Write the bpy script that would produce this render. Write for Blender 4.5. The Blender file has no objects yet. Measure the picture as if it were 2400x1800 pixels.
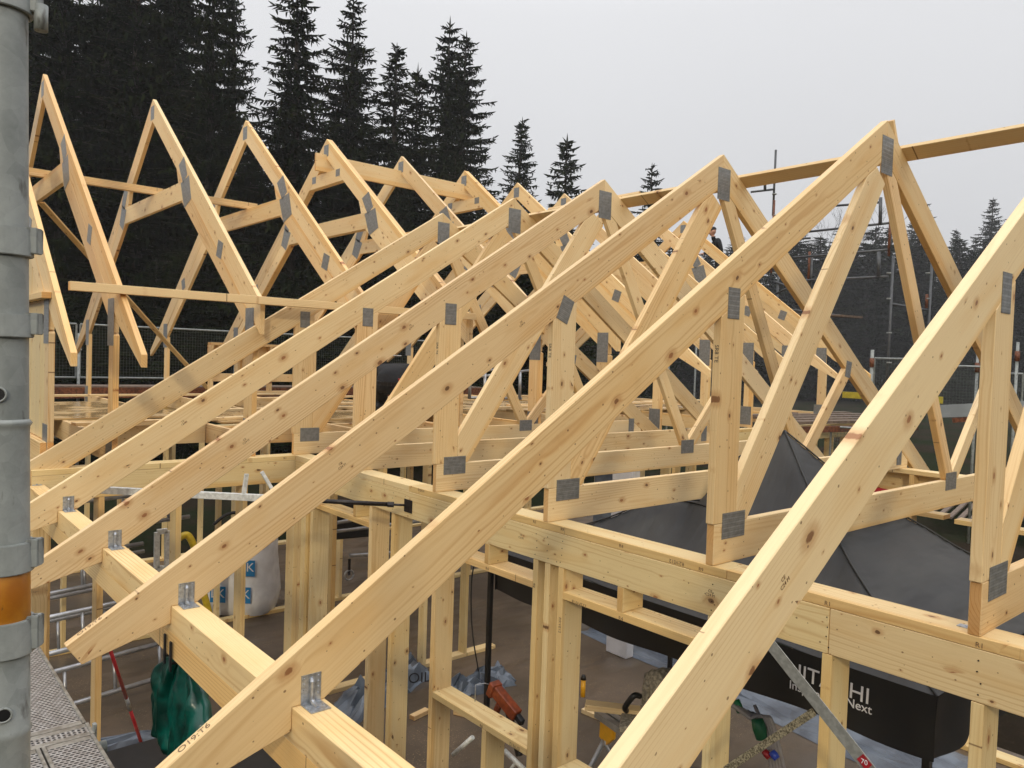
import bpy, bmesh, math, random
from mathutils import Vector, Matrix
import mathutils.geometry as mg
R = math.radians
scn = bpy.context.scene
COL = scn.collection

# ------------------------------------------------------------------ camera
YAW, PITCH, ROLL, FPX = 0.7074, -0.0321, 0.0336, 1815.9      # focal length in pixels of a 2400 wide frame
def cam_axes():
    cy, sy, cp, sp = math.cos(YAW), math.sin(YAW), math.cos(PITCH), math.sin(PITCH)
    f = Vector((sy*cp, cy*cp, sp)); r = Vector((cy, -sy, 0)); u = r.cross(f)
    cr, sr = math.cos(ROLL), math.sin(ROLL)
    return f, cr*r+sr*u, -sr*r+cr*u
CF, CR, CU = cam_axes()
cam = bpy.data.cameras.new('camera'); camo = bpy.data.objects.new('camera', cam); COL.objects.link(camo)
cam.sensor_width = 36; cam.lens = 36*FPX/2400; cam.clip_start = 0.05; cam.clip_end = 3000
camo.matrix_world = Matrix(((CR.x, CU.x, -CF.x, 0), (CR.y, CU.y, -CF.y, 0), (CR.z, CU.z, -CF.z, 0), (0, 0, 0, 1)))
scn.camera = camo
def ray(px, py): return CF + CR*((px-1200)/FPX) + CU*((900-py)/FPX)
def atd(px, py, d): return ray(px, py)*d
def atX(px, py, X): r = ray(px, py); return r*(X/r.x)
def atY(px, py, Y): r = ray(px, py); return r*(Y/r.y)
def atZ(px, py, Z): r = ray(px, py); return r*(Z/r.z)

# ------------------------------------------------------------------ world, sun, exposure
SUN = Vector((-0.68, -0.64, 0.40)).normalized()
w = bpy.data.worlds.new('World'); scn.world = w; w.use_nodes = True
nt = w.node_tree; nt.nodes.clear()
sky = nt.nodes.new('ShaderNodeTexSky'); sky.sky_type = 'NISHITA'; sky.sun_disc = False
sky.sun_elevation = math.asin(SUN.z); sky.sun_rotation = math.atan2(SUN.x, SUN.y); sky.dust_density = 4
hs = nt.nodes.new('ShaderNodeHueSaturation'); hs.inputs['Saturation'].default_value = 0.15; hs.inputs['Value'].default_value = 1.0
tcw = nt.nodes.new('ShaderNodeTexCoord'); sp = nt.nodes.new('ShaderNodeSeparateXYZ'); cr = nt.nodes.new('ShaderNodeValToRGB')
cr.color_ramp.elements[0].position = 0.0; cr.color_ramp.elements[0].color = (5.1, 5.15, 5.3, 1)
cr.color_ramp.elements[1].position = 0.40; cr.color_ramp.elements[1].color = (7.6, 7.65, 7.85, 1)
_e = cr.color_ramp.elements.new(1.0); _e.color = (27.0, 27.0, 28.0, 1); _e = cr.color_ramp.elements.new(0.7); _e.color = (13.0, 13.1, 13.6, 1)
nz = nt.nodes.new('ShaderNodeTexNoise'); nz.inputs['Scale'].default_value = 1.6; nz.inputs['Detail'].default_value = 2
mn = nt.nodes.new('ShaderNodeMixRGB'); mn.blend_type = 'OVERLAY'; mn.inputs['Fac'].default_value = 0.0
mx = nt.nodes.new('ShaderNodeMixRGB'); mx.inputs['Fac'].default_value = 0.88
mu = nt.nodes.new('ShaderNodeMixRGB'); mu.blend_type = 'MULTIPLY'; mu.inputs['Fac'].default_value = 1.0
rr = nt.nodes.new('ShaderNodeMapRange'); rr.inputs['To Min'].default_value = 0.93; rr.inputs['To Max'].default_value = 1.07
bg = nt.nodes.new('ShaderNodeBackground'); bg.inputs['Strength'].default_value = 0.095
ow = nt.nodes.new('ShaderNodeOutputWorld')
L = nt.links.new
L(sky.outputs[0], hs.inputs['Color']); L(tcw.outputs['Generated'], sp.inputs[0]); L(sp.outputs['Z'], cr.inputs[0])
L(hs.outputs[0], mx.inputs[1]); L(cr.outputs[0], mx.inputs[2])
L(tcw.outputs['Generated'], nz.inputs['Vector']); L(nz.outputs[0], rr.inputs[0])
L(mx.outputs[0], mu.inputs[1]); L(rr.outputs[0], mu.inputs[2])
L(mu.outputs[0], bg.inputs[0]); L(bg.outputs[0], ow.inputs[0])
sl = bpy.data.lights.new('sun', 'SUN'); sl.energy = 0.80; sl.angle = R(4.5); sl.color = (1.0, 0.86, 0.60)
so = bpy.data.objects.new('sun', sl); COL.objects.link(so)
so.rotation_euler = SUN.to_track_quat('Z', 'Y').to_euler()
scn.view_settings.view_transform = 'Standard'; scn.view_settings.look = 'None'
scn.view_settings.exposure = 0.24; scn.view_settings.gamma = 1.0
scn.render.engine = 'CYCLES'
scn.cycles.max_bounces = 6; scn.cycles.volume_bounces = 1; scn.cycles.transparent_max_bounces = 8

# ------------------------------------------------------------------ materials
class NB:
    def __init__(s, name):
        s.m = bpy.data.materials.new(name); s.m.use_nodes = True; s.t = s.m.node_tree
        s.b = s.t.nodes['Principled BSDF']
    def n(s, typ, **kw):
        nd = s.t.nodes.new('ShaderNode'+typ)
        for k, v in kw.items():
            if k.startswith('i_'):
                key = k[2:]; key = int(key) if key.isdigit() else key
                if isinstance(v, bpy.types.NodeSocket): s.t.links.new(v, nd.inputs[key])
                else: nd.inputs[key].default_value = v
            else: setattr(nd, k, v)
        return nd
    def l(s, a, b): s.t.links.new(a, b)
    def math(s, op, a, b=None, c=None):
        nd = s.t.nodes.new('ShaderNodeMath'); nd.operation = op
        for i, v in enumerate((a, b, c)):
            if v is None: continue
            if isinstance(v, bpy.types.NodeSocket): s.t.links.new(v, nd.inputs[i])
            else: nd.inputs[i].default_value = v
        return nd.outputs[0]
    def vmath(s, op, a, b=None):
        nd = s.t.nodes.new('ShaderNodeVectorMath'); nd.operation = op
        for i, v in enumerate((a, b)):
            if v is None: continue
            if isinstance(v, bpy.types.NodeSocket): s.t.links.new(v, nd.inputs[i])
            else: nd.inputs[i].default_value = v
        return nd.outputs['Value'] if op in ('LENGTH', 'DOT_PRODUCT') else nd.outputs[0]
    def mix(s, f, a, b, blend='MIX'):
        nd = s.t.nodes.new('ShaderNodeMixRGB'); nd.blend_type = blend
        for i, v in enumerate((f, a, b)):
            if isinstance(v, bpy.types.NodeSocket): s.t.links.new(v, nd.inputs[i])
            else: nd.inputs[i].default_value = v if i == 0 else (*v, 1)
        return nd.outputs[0]
    def ss(s, v, lo, hi, a=0.0, b=1.0):
        nd = s.t.nodes.new('ShaderNodeMapRange'); nd.interpolation_type = 'SMOOTHSTEP'
        for k, x in (('Value', v), ('From Min', lo), ('From Max', hi), ('To Min', a), ('To Max', b)):
            if isinstance(x, bpy.types.NodeSocket): s.t.links.new(x, nd.inputs[k])
            else: nd.inputs[k].default_value = x
        return nd.outputs[0]
    def out(s, **kw):
        for k, v in kw.items():
            k = k.replace('_', ' ')
            if isinstance(v, bpy.types.NodeSocket): s.t.links.new(v, s.b.inputs[k])
            else: s.b.inputs[k].default_value = (*v, 1) if k == 'Base Color' else v
        return s.m
    def bump(s, h, st=0.3, dist=0.01):
        nd = s.n('Bump', i_Strength=st, i_Distance=dist, i_Height=h)
        s.l(nd.outputs[0], s.b.inputs['Normal'])

def wood_mat(name, base, late, rough=0.55, knot=1.0, ring=0.5, tint=0.15, warm=(0.98, 0.84, 0.62)):
    b = NB(name)
    tc = b.n('TexCoord'); oi = b.n('ObjectInfo'); rnd = oi.outputs['Random']
    r2 = b.math('FRACT', b.math('MULTIPLY', rnd, 17.37)); r3 = b.math('FRACT', b.math('MULTIPLY', rnd, 91.7))
    off = b.n('CombineXYZ', i_X=b.math('MULTIPLY', rnd, 61.0), i_Y=0.0, i_Z=b.math('MULTIPLY', r2, 23.0)).outputs[0]
    obj = tc.outputs['Object']
    p = b.vmath('ADD', obj, off)
    # knots, round in world metres
    S = (2.9, 1.2, 8.5)
    q = b.vmath('MULTIPLY', p, S)
    vo = b.n('TexVoronoi', i_Vector=q, i_Scale=1.0, i_Randomness=1.0)
    dl = b.vmath('MULTIPLY', b.vmath('SUBTRACT', q, vo.outputs['Position']), (0.62/S[0], 0.0, 1/S[2]))
    wob = b.n('TexNoise', i_Vector=b.vmath('MULTIPLY', p, (60, 60, 60)), i_Scale=1.0).outputs[0]
    dk = b.math('ADD', b.vmath('LENGTH', dl), b.math('MULTIPLY', b.math('SUBTRACT', wob, 0.5), 0.009))
    cs = b.n('SeparateColor', i_Color=vo.outputs['Color'])
    sz = b.math('MULTIPLY', b.ss(cs.outputs[0], 0.15, 1.0, 0.003, 0.0125), knot)
    gate = b.ss(b.n('TexNoise', i_Vector=b.vmath('MULTIPLY', p, (1.7, 1, 3)), i_Scale=1.0).outputs[0], 0.38, 0.62, 0.30, 1.1)
    sz = b.math('MULTIPLY', b.math('MULTIPLY', sz, gate), b.math('ADD', 0.65, b.math('MULTIPLY', b.math('FRACT', b.math('MULTIPLY', rnd, 7.7)), 0.6)))
    kn = b.ss(dk, b.math('MULTIPLY', sz, 0.62), sz, 1.0, 0.0)
    halo = b.ss(dk, sz, b.math('MULTIPLY', sz, 3.0), 1.0, 0.0)
    q2 = b.vmath('MULTIPLY', b.vmath('ADD', p, (3.1, 0, 1.7)), (7.5, 2.0, 22))
    v2 = b.n('TexVoronoi', i_Vector=q2, i_Scale=1.0)
    d2 = b.vmath('LENGTH', b.vmath('MULTIPLY', b.vmath('SUBTRACT', q2, v2.outputs['Position']), (0.8/7.5, 0, 1/22)))
    c2 = b.n('SeparateColor', i_Color=v2.outputs['Color'])
    s2 = b.ss(c2.outputs[1], 0.55, 1.0, 0.0, 0.0050)
    pin = b.ss(d2, b.math('MULTIPLY', s2, 0.5), b.math('ADD', s2, 0.0004), 1.0, 0.0)
    # growth rings
    so_ = b.n('SeparateXYZ', i_0=obj)
    y0 = b.math('ADD', 0.015, b.math('MULTIPLY', r3, 0.09)); z0 = b.math('MULTIPLY', b.math('SUBTRACT', r2, 0.5), 0.12)
    nl = b.n('TexNoise', i_Vector=b.vmath('MULTIPLY', p, (0.9, 7, 7)), i_Scale=1.0, i_Detail=3.0).outputs[0]
    nl2 = b.n('TexNoise', i_Vector=b.vmath('MULTIPLY', p, (0.35, 1.5, 1.5)), i_Scale=1.0, i_Detail=1.0).outputs[0]
    dy = b.math('ADD', so_.outputs[1], y0); dz = b.math('ADD', so_.outputs[2], z0)
    rad = b.math('SQRT', b.math('ADD', b.math('MULTIPLY', dy, dy), b.math('MULTIPLY', dz, dz)))
    rad = b.math('ADD', rad, b.math('MULTIPLY', b.math('SUBTRACT', nl, 0.5), 0.035))
    rad = b.math('ADD', rad, b.math('MULTIPLY', b.math('SUBTRACT', nl2, 0.5), 0.10))
    kb = b.math('POWER', 2.718, b.math('MULTIPLY', b.math('MULTIPLY', dk, dk), -1400.0))
    rad = b.math('ADD', rad, b.math('MULTIPLY', b.math('MULTIPLY', kb, sz), 1.1))
    sn = b.math('ADD', b.math('MULTIPLY', b.math('SINE', b.math('MULTIPLY', rad, 820.0)), 0.5), 0.5)
    rg = b.math('MULTIPLY', b.math('POWER', sn, 3.0), b.ss(nl, 0.3, 0.75, 0.25, 1.0))
    sn2 = b.math('ADD', b.math('MULTIPLY', b.math('SINE', b.math('MULTIPLY', rad, 390.0)), 0.5), 0.5)
    zone = b.ss(b.n('TexNoise', i_Vector=b.vmath('MULTIPLY', p, (0.7, 3, 6)), i_Scale=1.0, i_Detail=1.0).outputs[0], 0.40, 0.62, 0.12, 1.0)
    rg = b.math('ADD', b.math('MULTIPLY', rg, 0.45), b.math('MULTIPLY', b.math('MULTIPLY', b.math('POWER', sn2, 4.5), zone), 0.95))
    fib = b.n('TexNoise', i_Vector=b.vmath('MULTIPLY', p, (4, 160, 160)), i_Scale=1.0, i_Detail=2.0).outputs[0]
    r5 = b.math('FRACT', b.math('MULTIPLY', rnd, 311.3))
    f = b.math('ADD', b.math('MULTIPLY', rg, b.math('MULTIPLY', b.math('ADD', 0.55, b.math('MULTIPLY', r5, 0.95)), ring)), b.math('MULTIPLY', b.math('SUBTRACT', fib, 0.45), 0.35))
    f = b.n('Clamp', i_Value=f).outputs[0]
    c = b.mix(f, base, late)
    blot = b.n('TexNoise', i_Vector=b.vmath('MULTIPLY', p, (1.6, 5, 9)), i_Scale=1.0, i_Detail=4.0).outputs[0]
    c = b.mix(b.ss(blot, 0.45, 0.75, 0.0, 0.5), c, b.mix(1.0, c, (0.90, 0.74, 0.52), 'MULTIPLY'))
    c = b.mix(b.math('MULTIPLY', halo, 0.55), c, (0.50, 0.26, 0.10))
    c = b.mix(b.math('MULTIPLY', kn, 0.85), c, b.mix(b.ss(cs.outputs[2], 0.3, 0.8), (0.30, 0.12, 0.045), (0.10, 0.045, 0.02)))
    c = b.mix(b.math('MULTIPLY', pin, 0.8), c, (0.16, 0.07, 0.03))
    c = b.mix(b.math('MULTIPLY', r3, 0.55), c, b.mix(1.0, c, warm, 'MULTIPLY'))
    # heartwood or resin-rich strip along one edge of some boards
    r6 = b.math('FRACT', b.math('MULTIPLY', rnd, 133.1))
    ez_ = b.math('ADD', b.math('MULTIPLY', so_.outputs[2], -1.0), b.math('MULTIPLY', b.math('SUBTRACT', nl2, 0.5), 0.16))
    c = b.mix(b.math('MULTIPLY', b.math('MULTIPLY', b.ss(ez_, 0.050, 0.085), b.ss(r6, 0.35, 0.45)), 0.6), c, b.mix(1.0, c, (0.96, 0.78, 0.50), 'MULTIPLY'))
    c = b.mix(b.math('MULTIPLY', b.ss(r5, 0.55, 0.9), 0.4), c, b.mix(1.0, c, (0.99, 0.90, 0.86), 'MULTIPLY'))
    vv = b.math('ADD', 1.0-tint, b.math('MULTIPLY', r2, tint*1.3))
    c = b.mix(1.0, c, b.n('CombineColor', i_0=vv, i_1=vv, i_2=vv).outputs[0], 'MULTIPLY')
    stn = b.n('TexNoise', i_Vector=b.vmath('ADD', b.vmath('MULTIPLY', p, (2.2, 2.2, 7.0)), (9, 4, 2)), i_Scale=1.0, i_Detail=6.0, i_Roughness=0.7).outputs[0]
    c = b.mix(b.ss(stn, 0.56, 0.72, 0.0, 0.32), c, b.mix(1.0, c, (0.72, 0.66, 0.56), 'MULTIPLY'))
    # end grain: darker and browner
    tn = b.n('SeparateXYZ', i_0=b.n('TexCoord').outputs['Normal'])
    e = b.ss(b.math('ABSOLUTE', tn.outputs[0]), 0.85, 0.97)
    c = b.mix(b.math('MULTIPLY', e, 0.8), c, b.mix(1.0, c, (0.78, 0.58, 0.38), 'MULTIPLY'))
    ro = b.math('ADD', rough, b.math('MULTIPLY', b.math('SUBTRACT', blot, 0.5), -0.3))
    b.bump(b.math('ADD', b.math('MULTIPLY', rg, -0.5), fib), 0.18, 0.0015)
    return b.out(Base_Color=c, Roughness=ro, Specular_IOR_Level=0.35)

M = {}
M['wood'] = wood_mat('pine', (0.84, 0.655, 0.375), (0.60, 0.36, 0.15))
M['wood2'] = wood_mat('pine_greenish', (0.79, 0.625, 0.345), (0.58, 0.38, 0.17), ring=0.4, tint=0.10, warm=(0.95, 0.95, 0.78))
M['glulam'] = wood_mat('spruce_glulam', (0.84, 0.655, 0.355), (0.58, 0.36, 0.15), ring=0.75, tint=0.08)

def simple(name, col, rough=0.5, metal=0.0, noise=0.0, nscale=20, bump=0.0, spec=0.5, col2=None, **kw):
    b = NB(name); tc = b.n('TexCoord')
    n = b.n('TexNoise', i_Vector=tc.outputs['Object'], i_Scale=float(nscale), i_Detail=5.0).outputs[0]
    c2 = col2 or tuple(x*(1-noise) for x in col)
    c = b.mix(b.ss(n, 0.35, 0.65), col, c2)
    if bump: b.bump(n, bump, 0.01)
    return b.out(Base_Color=c, Roughness=rough, Metallic=metal, Specular_IOR_Level=spec, **kw)

def galv():
    b = NB('galvanised_steel'); tc = b.n('TexCoord')
    v = b.n('TexVoronoi', i_Vector=tc.outputs['Object'], i_Scale=55.0)
    g = b.n('SeparateColor', i_Color=v.outputs['Color']).outputs[0]
    n = b.n('TexNoise', i_Vector=tc.outputs['Object'], i_Scale=9.0, i_Detail=8.0, i_Roughness=0.7).outputs[0]
    n2 = b.n('TexNoise', i_Vector=b.vmath('MULTIPLY', tc.outputs['Object'], (1, 1, 0.35)), i_Scale=38.0, i_Detail=6.0).outputs[0]
    c = b.mix(b.ss(n, 0.3, 0.7), (0.17, 0.185, 0.175), (0.31, 0.33, 0.315))
    c = b.mix(b.math('MULTIPLY', g, 0.25), c, (0.44, 0.46, 0.44))
    c = b.mix(b.ss(n2, 0.60, 0.66, 0, 0.8), c, (0.09, 0.085, 0.075))
    b.bump(n, 0.25, 0.004)
    return b.out(Base_Color=c, Roughness=b.ss(n2, 0.3, 0.7, 0.42, 0.62), Metallic=0.12)
M['galv'] = galv()
M['zinc'] = simple('bright_zinc', (0.50, 0.53, 0.57), 0.36, 0.7, 0.35, 60, 0.1)
M['alu'] = simple('aluminium', (0.42, 0.43, 0.45), 0.33, 0.6, 0.2, 14)
M['bar_white'] = simple('white_enamel', (0.72, 0.74, 0.72), 0.4, 0.1, 0.25, 40)
M['red'] = simple('red_paint', (0.42, 0.02, 0.03), 0.4, 0, 0.3, 30)
M['darksteel'] = simple('dark_steel', (0.035, 0.03, 0.03), 0.4, 0.5, 0.4, 40)
M['black'] = simple('black_powder_coat', (0.012, 0.012, 0.013), 0.45, 0, 0.3, 15)
M['rust'] = simple('rusty_orange_paint', (0.20, 0.068, 0.028), 0.6, 0.1, 0.6, 30, 0.2)
M['yellow'] = simple('yellow_paint', (0.42, 0.34, 0.03), 0.5, 0, 0.2, 20)
M['sawyellow'] = simple('amber_plastic', (0.75, 0.38, 0.015), 0.4, 0, 0.1, 20)
M['orange'] = simple('orange_red_plastic', (0.24, 0.045, 0.009), 0.5, 0, 0.4, 30)
M['white'] = simple('white_plastic', (0.78, 0.78, 0.80), 0.5, 0, 0.15, 6)
M['blueprint'] = simple('blue_print', (0.01, 0.20, 0.48), 0.5, 0, 0.1, 10)
M['letterwhite'] = simple('white_lettering', (0.72, 0.72, 0.74), 0.6, 0, 0.1, 10)
M['ink'] = simple('stamp_ink', (0.24, 0.14, 0.07), 0.7, 0, 0.5, 90)
M['inkblack'] = simple('black_print', (0.02, 0.02, 0.025), 0.6)
M['green'] = simple('green_oilskin', (0.0, 0.085, 0.062), 0.28, 0, 0.75, 11, 1.0)
M['hose'] = simple('yellow_hose', (0.62, 0.45, 0.03), 0.45, 0, 0.2, 20)
M['clothdark'] = simple('black_workwear', (0.008, 0.009, 0.011), 0.8, 0, 0.4, 25, 0.3)
M['clothgrey'] = simple('charcoal_trousers', (0.013, 0.013, 0.014), 0.85, 0, 0.4, 25, 0.3)
M['skin'] = simple('skin', (0.52, 0.27, 0.18), 0.5, 0, 0.1, 20)
M['reflect'] = simple('reflective_stripe', (0.6, 0.62, 0.64), 0.35)
M['foil'] = simple('blue_white_foil', (0.15, 0.18, 0.22), 0.35, 0, 0.5, 4, 0.6, col2=(0.07, 0.085, 0.11))
M['conduit'] = simple('grey_conduit', (0.30, 0.29, 0.31), 0.4, 0, 0.2, 10)
M['tapegreen'] = simple('green_tape', (0.01, 0.14, 0.06), 0.35)
M['tapeblue'] = simple('blue_tape', (0.03, 0.07, 0.45), 0.35)
M['oldsteel'] = simple('grey_painted_steel', (0.30, 0.305, 0.28), 0.5, 0.1, 0.25, 45, 0.15)
M['wornsteel'] = simple('worn_speckled_steel', (0.45, 0.40, 0.27), 0.5, 0.3, 0, 160, 0.4, col2=(0.10, 0.085, 0.05))
M['plank'] = simple('weathered_plank', (0.17, 0.12, 0.085), 0.8, 0, 0.45, 12, 0.3)
M['meshwire'] = simple('mesh_wire', (0.11, 0.13, 0.11), 0.5, 0.4)
M['meshframe'] = simple('mesh_frame', (0.26, 0.28, 0.27), 0.45, 0.4, 0.3, 20)
M['dusty'] = simple('dusty_grey_casting', (0.20, 0.18, 0.15), 0.8, 0, 0, 45, 0.4, col2=(0.42, 0.38, 0.30))
M['brownfilm'] = simple('brown_shuttering_ply', (0.085, 0.05, 0.035), 0.4, 0, 0.3, 8)
M['greyblock'] = simple('pale_grey_block', (0.28, 0.31, 0.32), 0.7, 0, 0.2, 3)

def nailplate_mat():
    b = NB('punched_nail_plate'); tc = b.n('TexCoord')
    s = b.n('SeparateXYZ', i_0=tc.outputs['Object'])
    u = b.math('MULTIPLY', s.outputs[0], 120.0); v = b.math('MULTIPLY', s.outputs[2], 85.0)
    row = b.math('FLOOR', v)
    fu = b.math('FRACT', b.math('ADD', u, b.math('MULTIPLY', b.math('FRACT', b.math('MULTIPLY', row, 0.5)), 1.0)))
    fv = b.math('FRACT', v)
    hole = b.math('MULTIPLY', b.math('LESS_THAN', b.math('ABSOLUTE', b.math('SUBTRACT', fu, 0.5)), 0.30),
                  b.math('LESS_THAN', b.math('ABSOLUTE', b.math('SUBTRACT', fv, 0.5)), 0.22))
    wv = b.math('SINE', b.math('MULTIPLY', s.outputs[2], 260.0))
    n = b.n('TexNoise', i_Vector=tc.outputs['Object'], i_Scale=30.0, i_Detail=4.0).outputs[0]
    c = b.mix(b.ss(n, 0.3, 0.7), (0.215, 0.22, 0.215), (0.30, 0.305, 0.30))
    c = b.mix(b.math('MULTIPLY', hole, 0.38), c, (0.10, 0.095, 0.085))
    h = b.math('ADD', b.math('MULTIPLY', wv, 0.5), b.math('MULTIPLY', hole, -1.5))
    b.bump(h, 0.30, 0.002)
    return b.out(Base_Color=c, Roughness=0.45, Metallic=0.45)
M['plate'] = nailplate_mat()

def tarp():
    b = NB('black_tent_fabric'); tc = b.n('TexCoord')
    n = b.n('TexNoise', i_Vector=tc.outputs['Object'], i_Scale=2.2, i_Detail=5.0).outputs[0]
    n3 = b.n('TexNoise', i_Vector=tc.outputs['Object'], i_Scale=9.0, i_Detail=5.0).outputs[0]
    c = b.mix(b.ss(n, 0.3, 0.7), (0.034, 0.034, 0.034), (0.046, 0.046, 0.044))
    c = b.mix(b.ss(n3, 0.62, 0.8, 0, 0.35), c, (0.07, 0.068, 0.063))
    n5 = b.n('TexNoise', i_Vector=b.vmath('MULTIPLY', tc.outputs['Object'], (1.5, 5, 1.5)), i_Scale=1.4, i_Detail=2.0).outputs[0]
    b.bump(b.math('ADD', b.math('MULTIPLY', n5, 1.0), b.math('MULTIPLY', n3, 0.06)), 0.5, 0.06)
    return b.out(Base_Color=c, Roughness=0.62, Specular_IOR_Level=0.4)
M['tarp'] = tarp()

def floor_mat():
    b = NB('damp_brown_floor'); tc = b.n('TexCoord'); o = tc.outputs['Object']
    n = b.n('TexNoise', i_Vector=o, i_Scale=0.9, i_Detail=7.0, i_Roughness=0.6).outputs[0]
    n2 = b.n('TexNoise', i_Vector=o, i_Scale=6.0, i_Detail=6.0, i_Roughness=0.65).outputs[0]
    n3 = b.n('TexNoise', i_Vector=b.vmath('MULTIPLY', o, (1, 3, 1)), i_Scale=0.7, i_Detail=3.0).outputs[0]
    c = b.mix(b.ss(n, 0.35, 0.65), (0.070, 0.048, 0.027), (0.115, 0.080, 0.050))
    c = b.mix(b.ss(n2, 0.5, 0.72, 0, 0.6), c, (0.055, 0.04, 0.026))
    c = b.mix(b.ss(n3, 0.5, 0.68, 0, 0.45), c, (0.10, 0.09, 0.08))
    n4 = b.n('TexNoise', i_Vector=o, i_Scale=70.0, i_Detail=3.0).outputs[0]; n5 = b.n('TexNoise', i_Vector=b.vmath('MULTIPLY', o, (1, 1, 1)), i_Scale=1.7, i_Detail=4.0).outputs[0]
    c = b.mix(b.math('MULTIPLY', b.ss(n4, 0.60, 0.68), b.ss(n5, 0.42, 0.62, 0.1, 0.9)), c, (0.30, 0.21, 0.11))
    b.bump(n2, 0.15, 0.01)
    return b.out(Base_Color=c, Roughness=b.ss(n3, 0.4, 0.62, 0.62, 0.30))
M['floor'] = floor_mat()
def ground_mat():
    b = NB('muddy_ground'); o = b.n('TexCoord').outputs['Object']
    n = b.n('TexNoise', i_Vector=o, i_Scale=0.25, i_Detail=8.0, i_Roughness=0.7).outputs[0]
    n2 = b.n('TexNoise', i_Vector=o, i_Scale=9.0, i_Detail=8.0, i_Roughness=0.8).outputs[0]
    c = b.mix(b.ss(n, 0.4, 0.6), (0.026, 0.020, 0.014), (0.014, 0.020, 0.009))
    c = b.mix(b.ss(n2, 0.5, 0.7, 0, 0.7), c, (0.05, 0.036, 0.026))
    b.bump(n2, 0.8, 0.05)
    return b.out(Base_Color=c, Roughness=1.0, Specular_IOR_Level=0.0)
M['ground'] = ground_mat()
def leaf_mat():
    b = NB('spruce_needles'); o = b.n('TexCoord').outputs['Object']; rnd = b.n('ObjectInfo').outputs['Random']
    n = b.n('TexNoise', i_Vector=o, i_Scale=0.8, i_Detail=3.0).outputs[0]
    c = b.mix(b.ss(n, 0.3, 0.7), (0.005, 0.009, 0.004), (0.020, 0.027, 0.009))
    c = b.mix(b.math('MULTIPLY', rnd, 0.5), c, (0.020, 0.030, 0.014))
    return b.out(Base_Color=c, Roughness=1.0, Specular_IOR_Level=0.0)
M['leaf'] = leaf_mat()
M['bark'] = simple('bark', (0.045, 0.035, 0.028), 0.9, 0, 0.4, 8, 0.4)
M['birch'] = simple('birch_twigs', (0.12, 0.10, 0.10), 0.9, 0, 0.4, 3)
def ply_mat():
    b = NB('wet_plywood'); o = b.n('TexCoord').outputs['Object']
    n = b.n('TexNoise', i_Vector=b.vmath('MULTIPLY', o, (1, 6, 1)), i_Scale=2.5, i_Detail=6.0).outputs[0]
    c = b.mix(b.ss(n, 0.35, 0.65), (0.52, 0.36, 0.17), (0.38, 0.25, 0.11))
    b.bump(n, 0.1, 0.01)
    return b.out(Base_Color=c, Roughness=b.ss(n, 0.3, 0.6, 0.45, 0.12))
M['ply'] = ply_mat()
def deck_mat():
    return simple('stamped_deck_steel', (0.33, 0.31, 0.27), 0.42, 0.5, 0.4, 25, 0.25, col2=(0.20, 0.18, 0.15))
M['deck'] = deck_mat()

# ------------------------------------------------------------------ object helpers
def link(o, parent=None):
    COL.objects.link(o)
    if parent is not None: o.parent = parent
    return o
def tag(o, label=None, cat=None, group=None, kind=None):
    if label: o['label'] = label
    if cat: o['category'] = cat
    if group: o['group'] = group
    if kind: o['kind'] = kind
    return o
def thing(name, label, cat, loc=(0, 0, 0), group=None, rotz=0):
    o = bpy.data.objects.new(name, None); o.location = loc; o.rotation_euler = (0, 0, rotz)
    o.empty_display_size = 0.1
    COL.objects.link(o); return tag(o, label, cat, group)
def world_of(o):
    m = Matrix.LocRotScale(o.location, o.rotation_euler, o.scale) if not o.get('_m') else None
    if o.parent is not None: return world_of(o.parent) @ m
    return m
def place(o, parent, mw):
    "give o the world matrix mw under parent"
    if parent is not None:
        o.parent = parent
        ml = world_of(parent).inverted() @ mw
    else: ml = mw
    l, q, s = ml.decompose(); o.location = l; o.rotation_euler = q.to_euler(); o.scale = (1, 1, 1)
    return o
def mesh_obj(name, verts, faces, mat, parent=None, mw=Matrix(), smooth=False, bevel=0.0, recalc=True, mats=None):
    me = bpy.data.meshes.new(name); bm = bmesh.new()
    vs = [bm.verts.new(v) for v in verts]
    for f in faces:
        try: bm.faces.new([vs[i] for i in f])
        except ValueError: pass
    if recalc: bmesh.ops.recalc_face_normals(bm, faces=bm.faces)
    if bevel > 0:
        es = [e for e in bm.edges if len(e.link_faces) == 2 and e.calc_face_angle(0) > 0.5]
        bmesh.ops.bevel(bm, geom=es, offset=bevel, segments=1, affect='EDGES', clamp_overlap=True)
    if smooth:
        for f in bm.faces: f.smooth = True
    bm.to_mesh(me); bm.free()
    for m_ in (mats or [mat]): me.materials.append(m_)
    o = bpy.data.objects.new(name, me); COL.objects.link(o)
    return place(o, parent, mw)
def frame(ex, ey, ez, org):
    return Matrix(((ex.x, ey.x, ez.x, org.x), (ex.y, ey.y, ez.y, org.y), (ex.z, ey.z, ez.z, org.z), (0, 0, 0, 1)))

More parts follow.
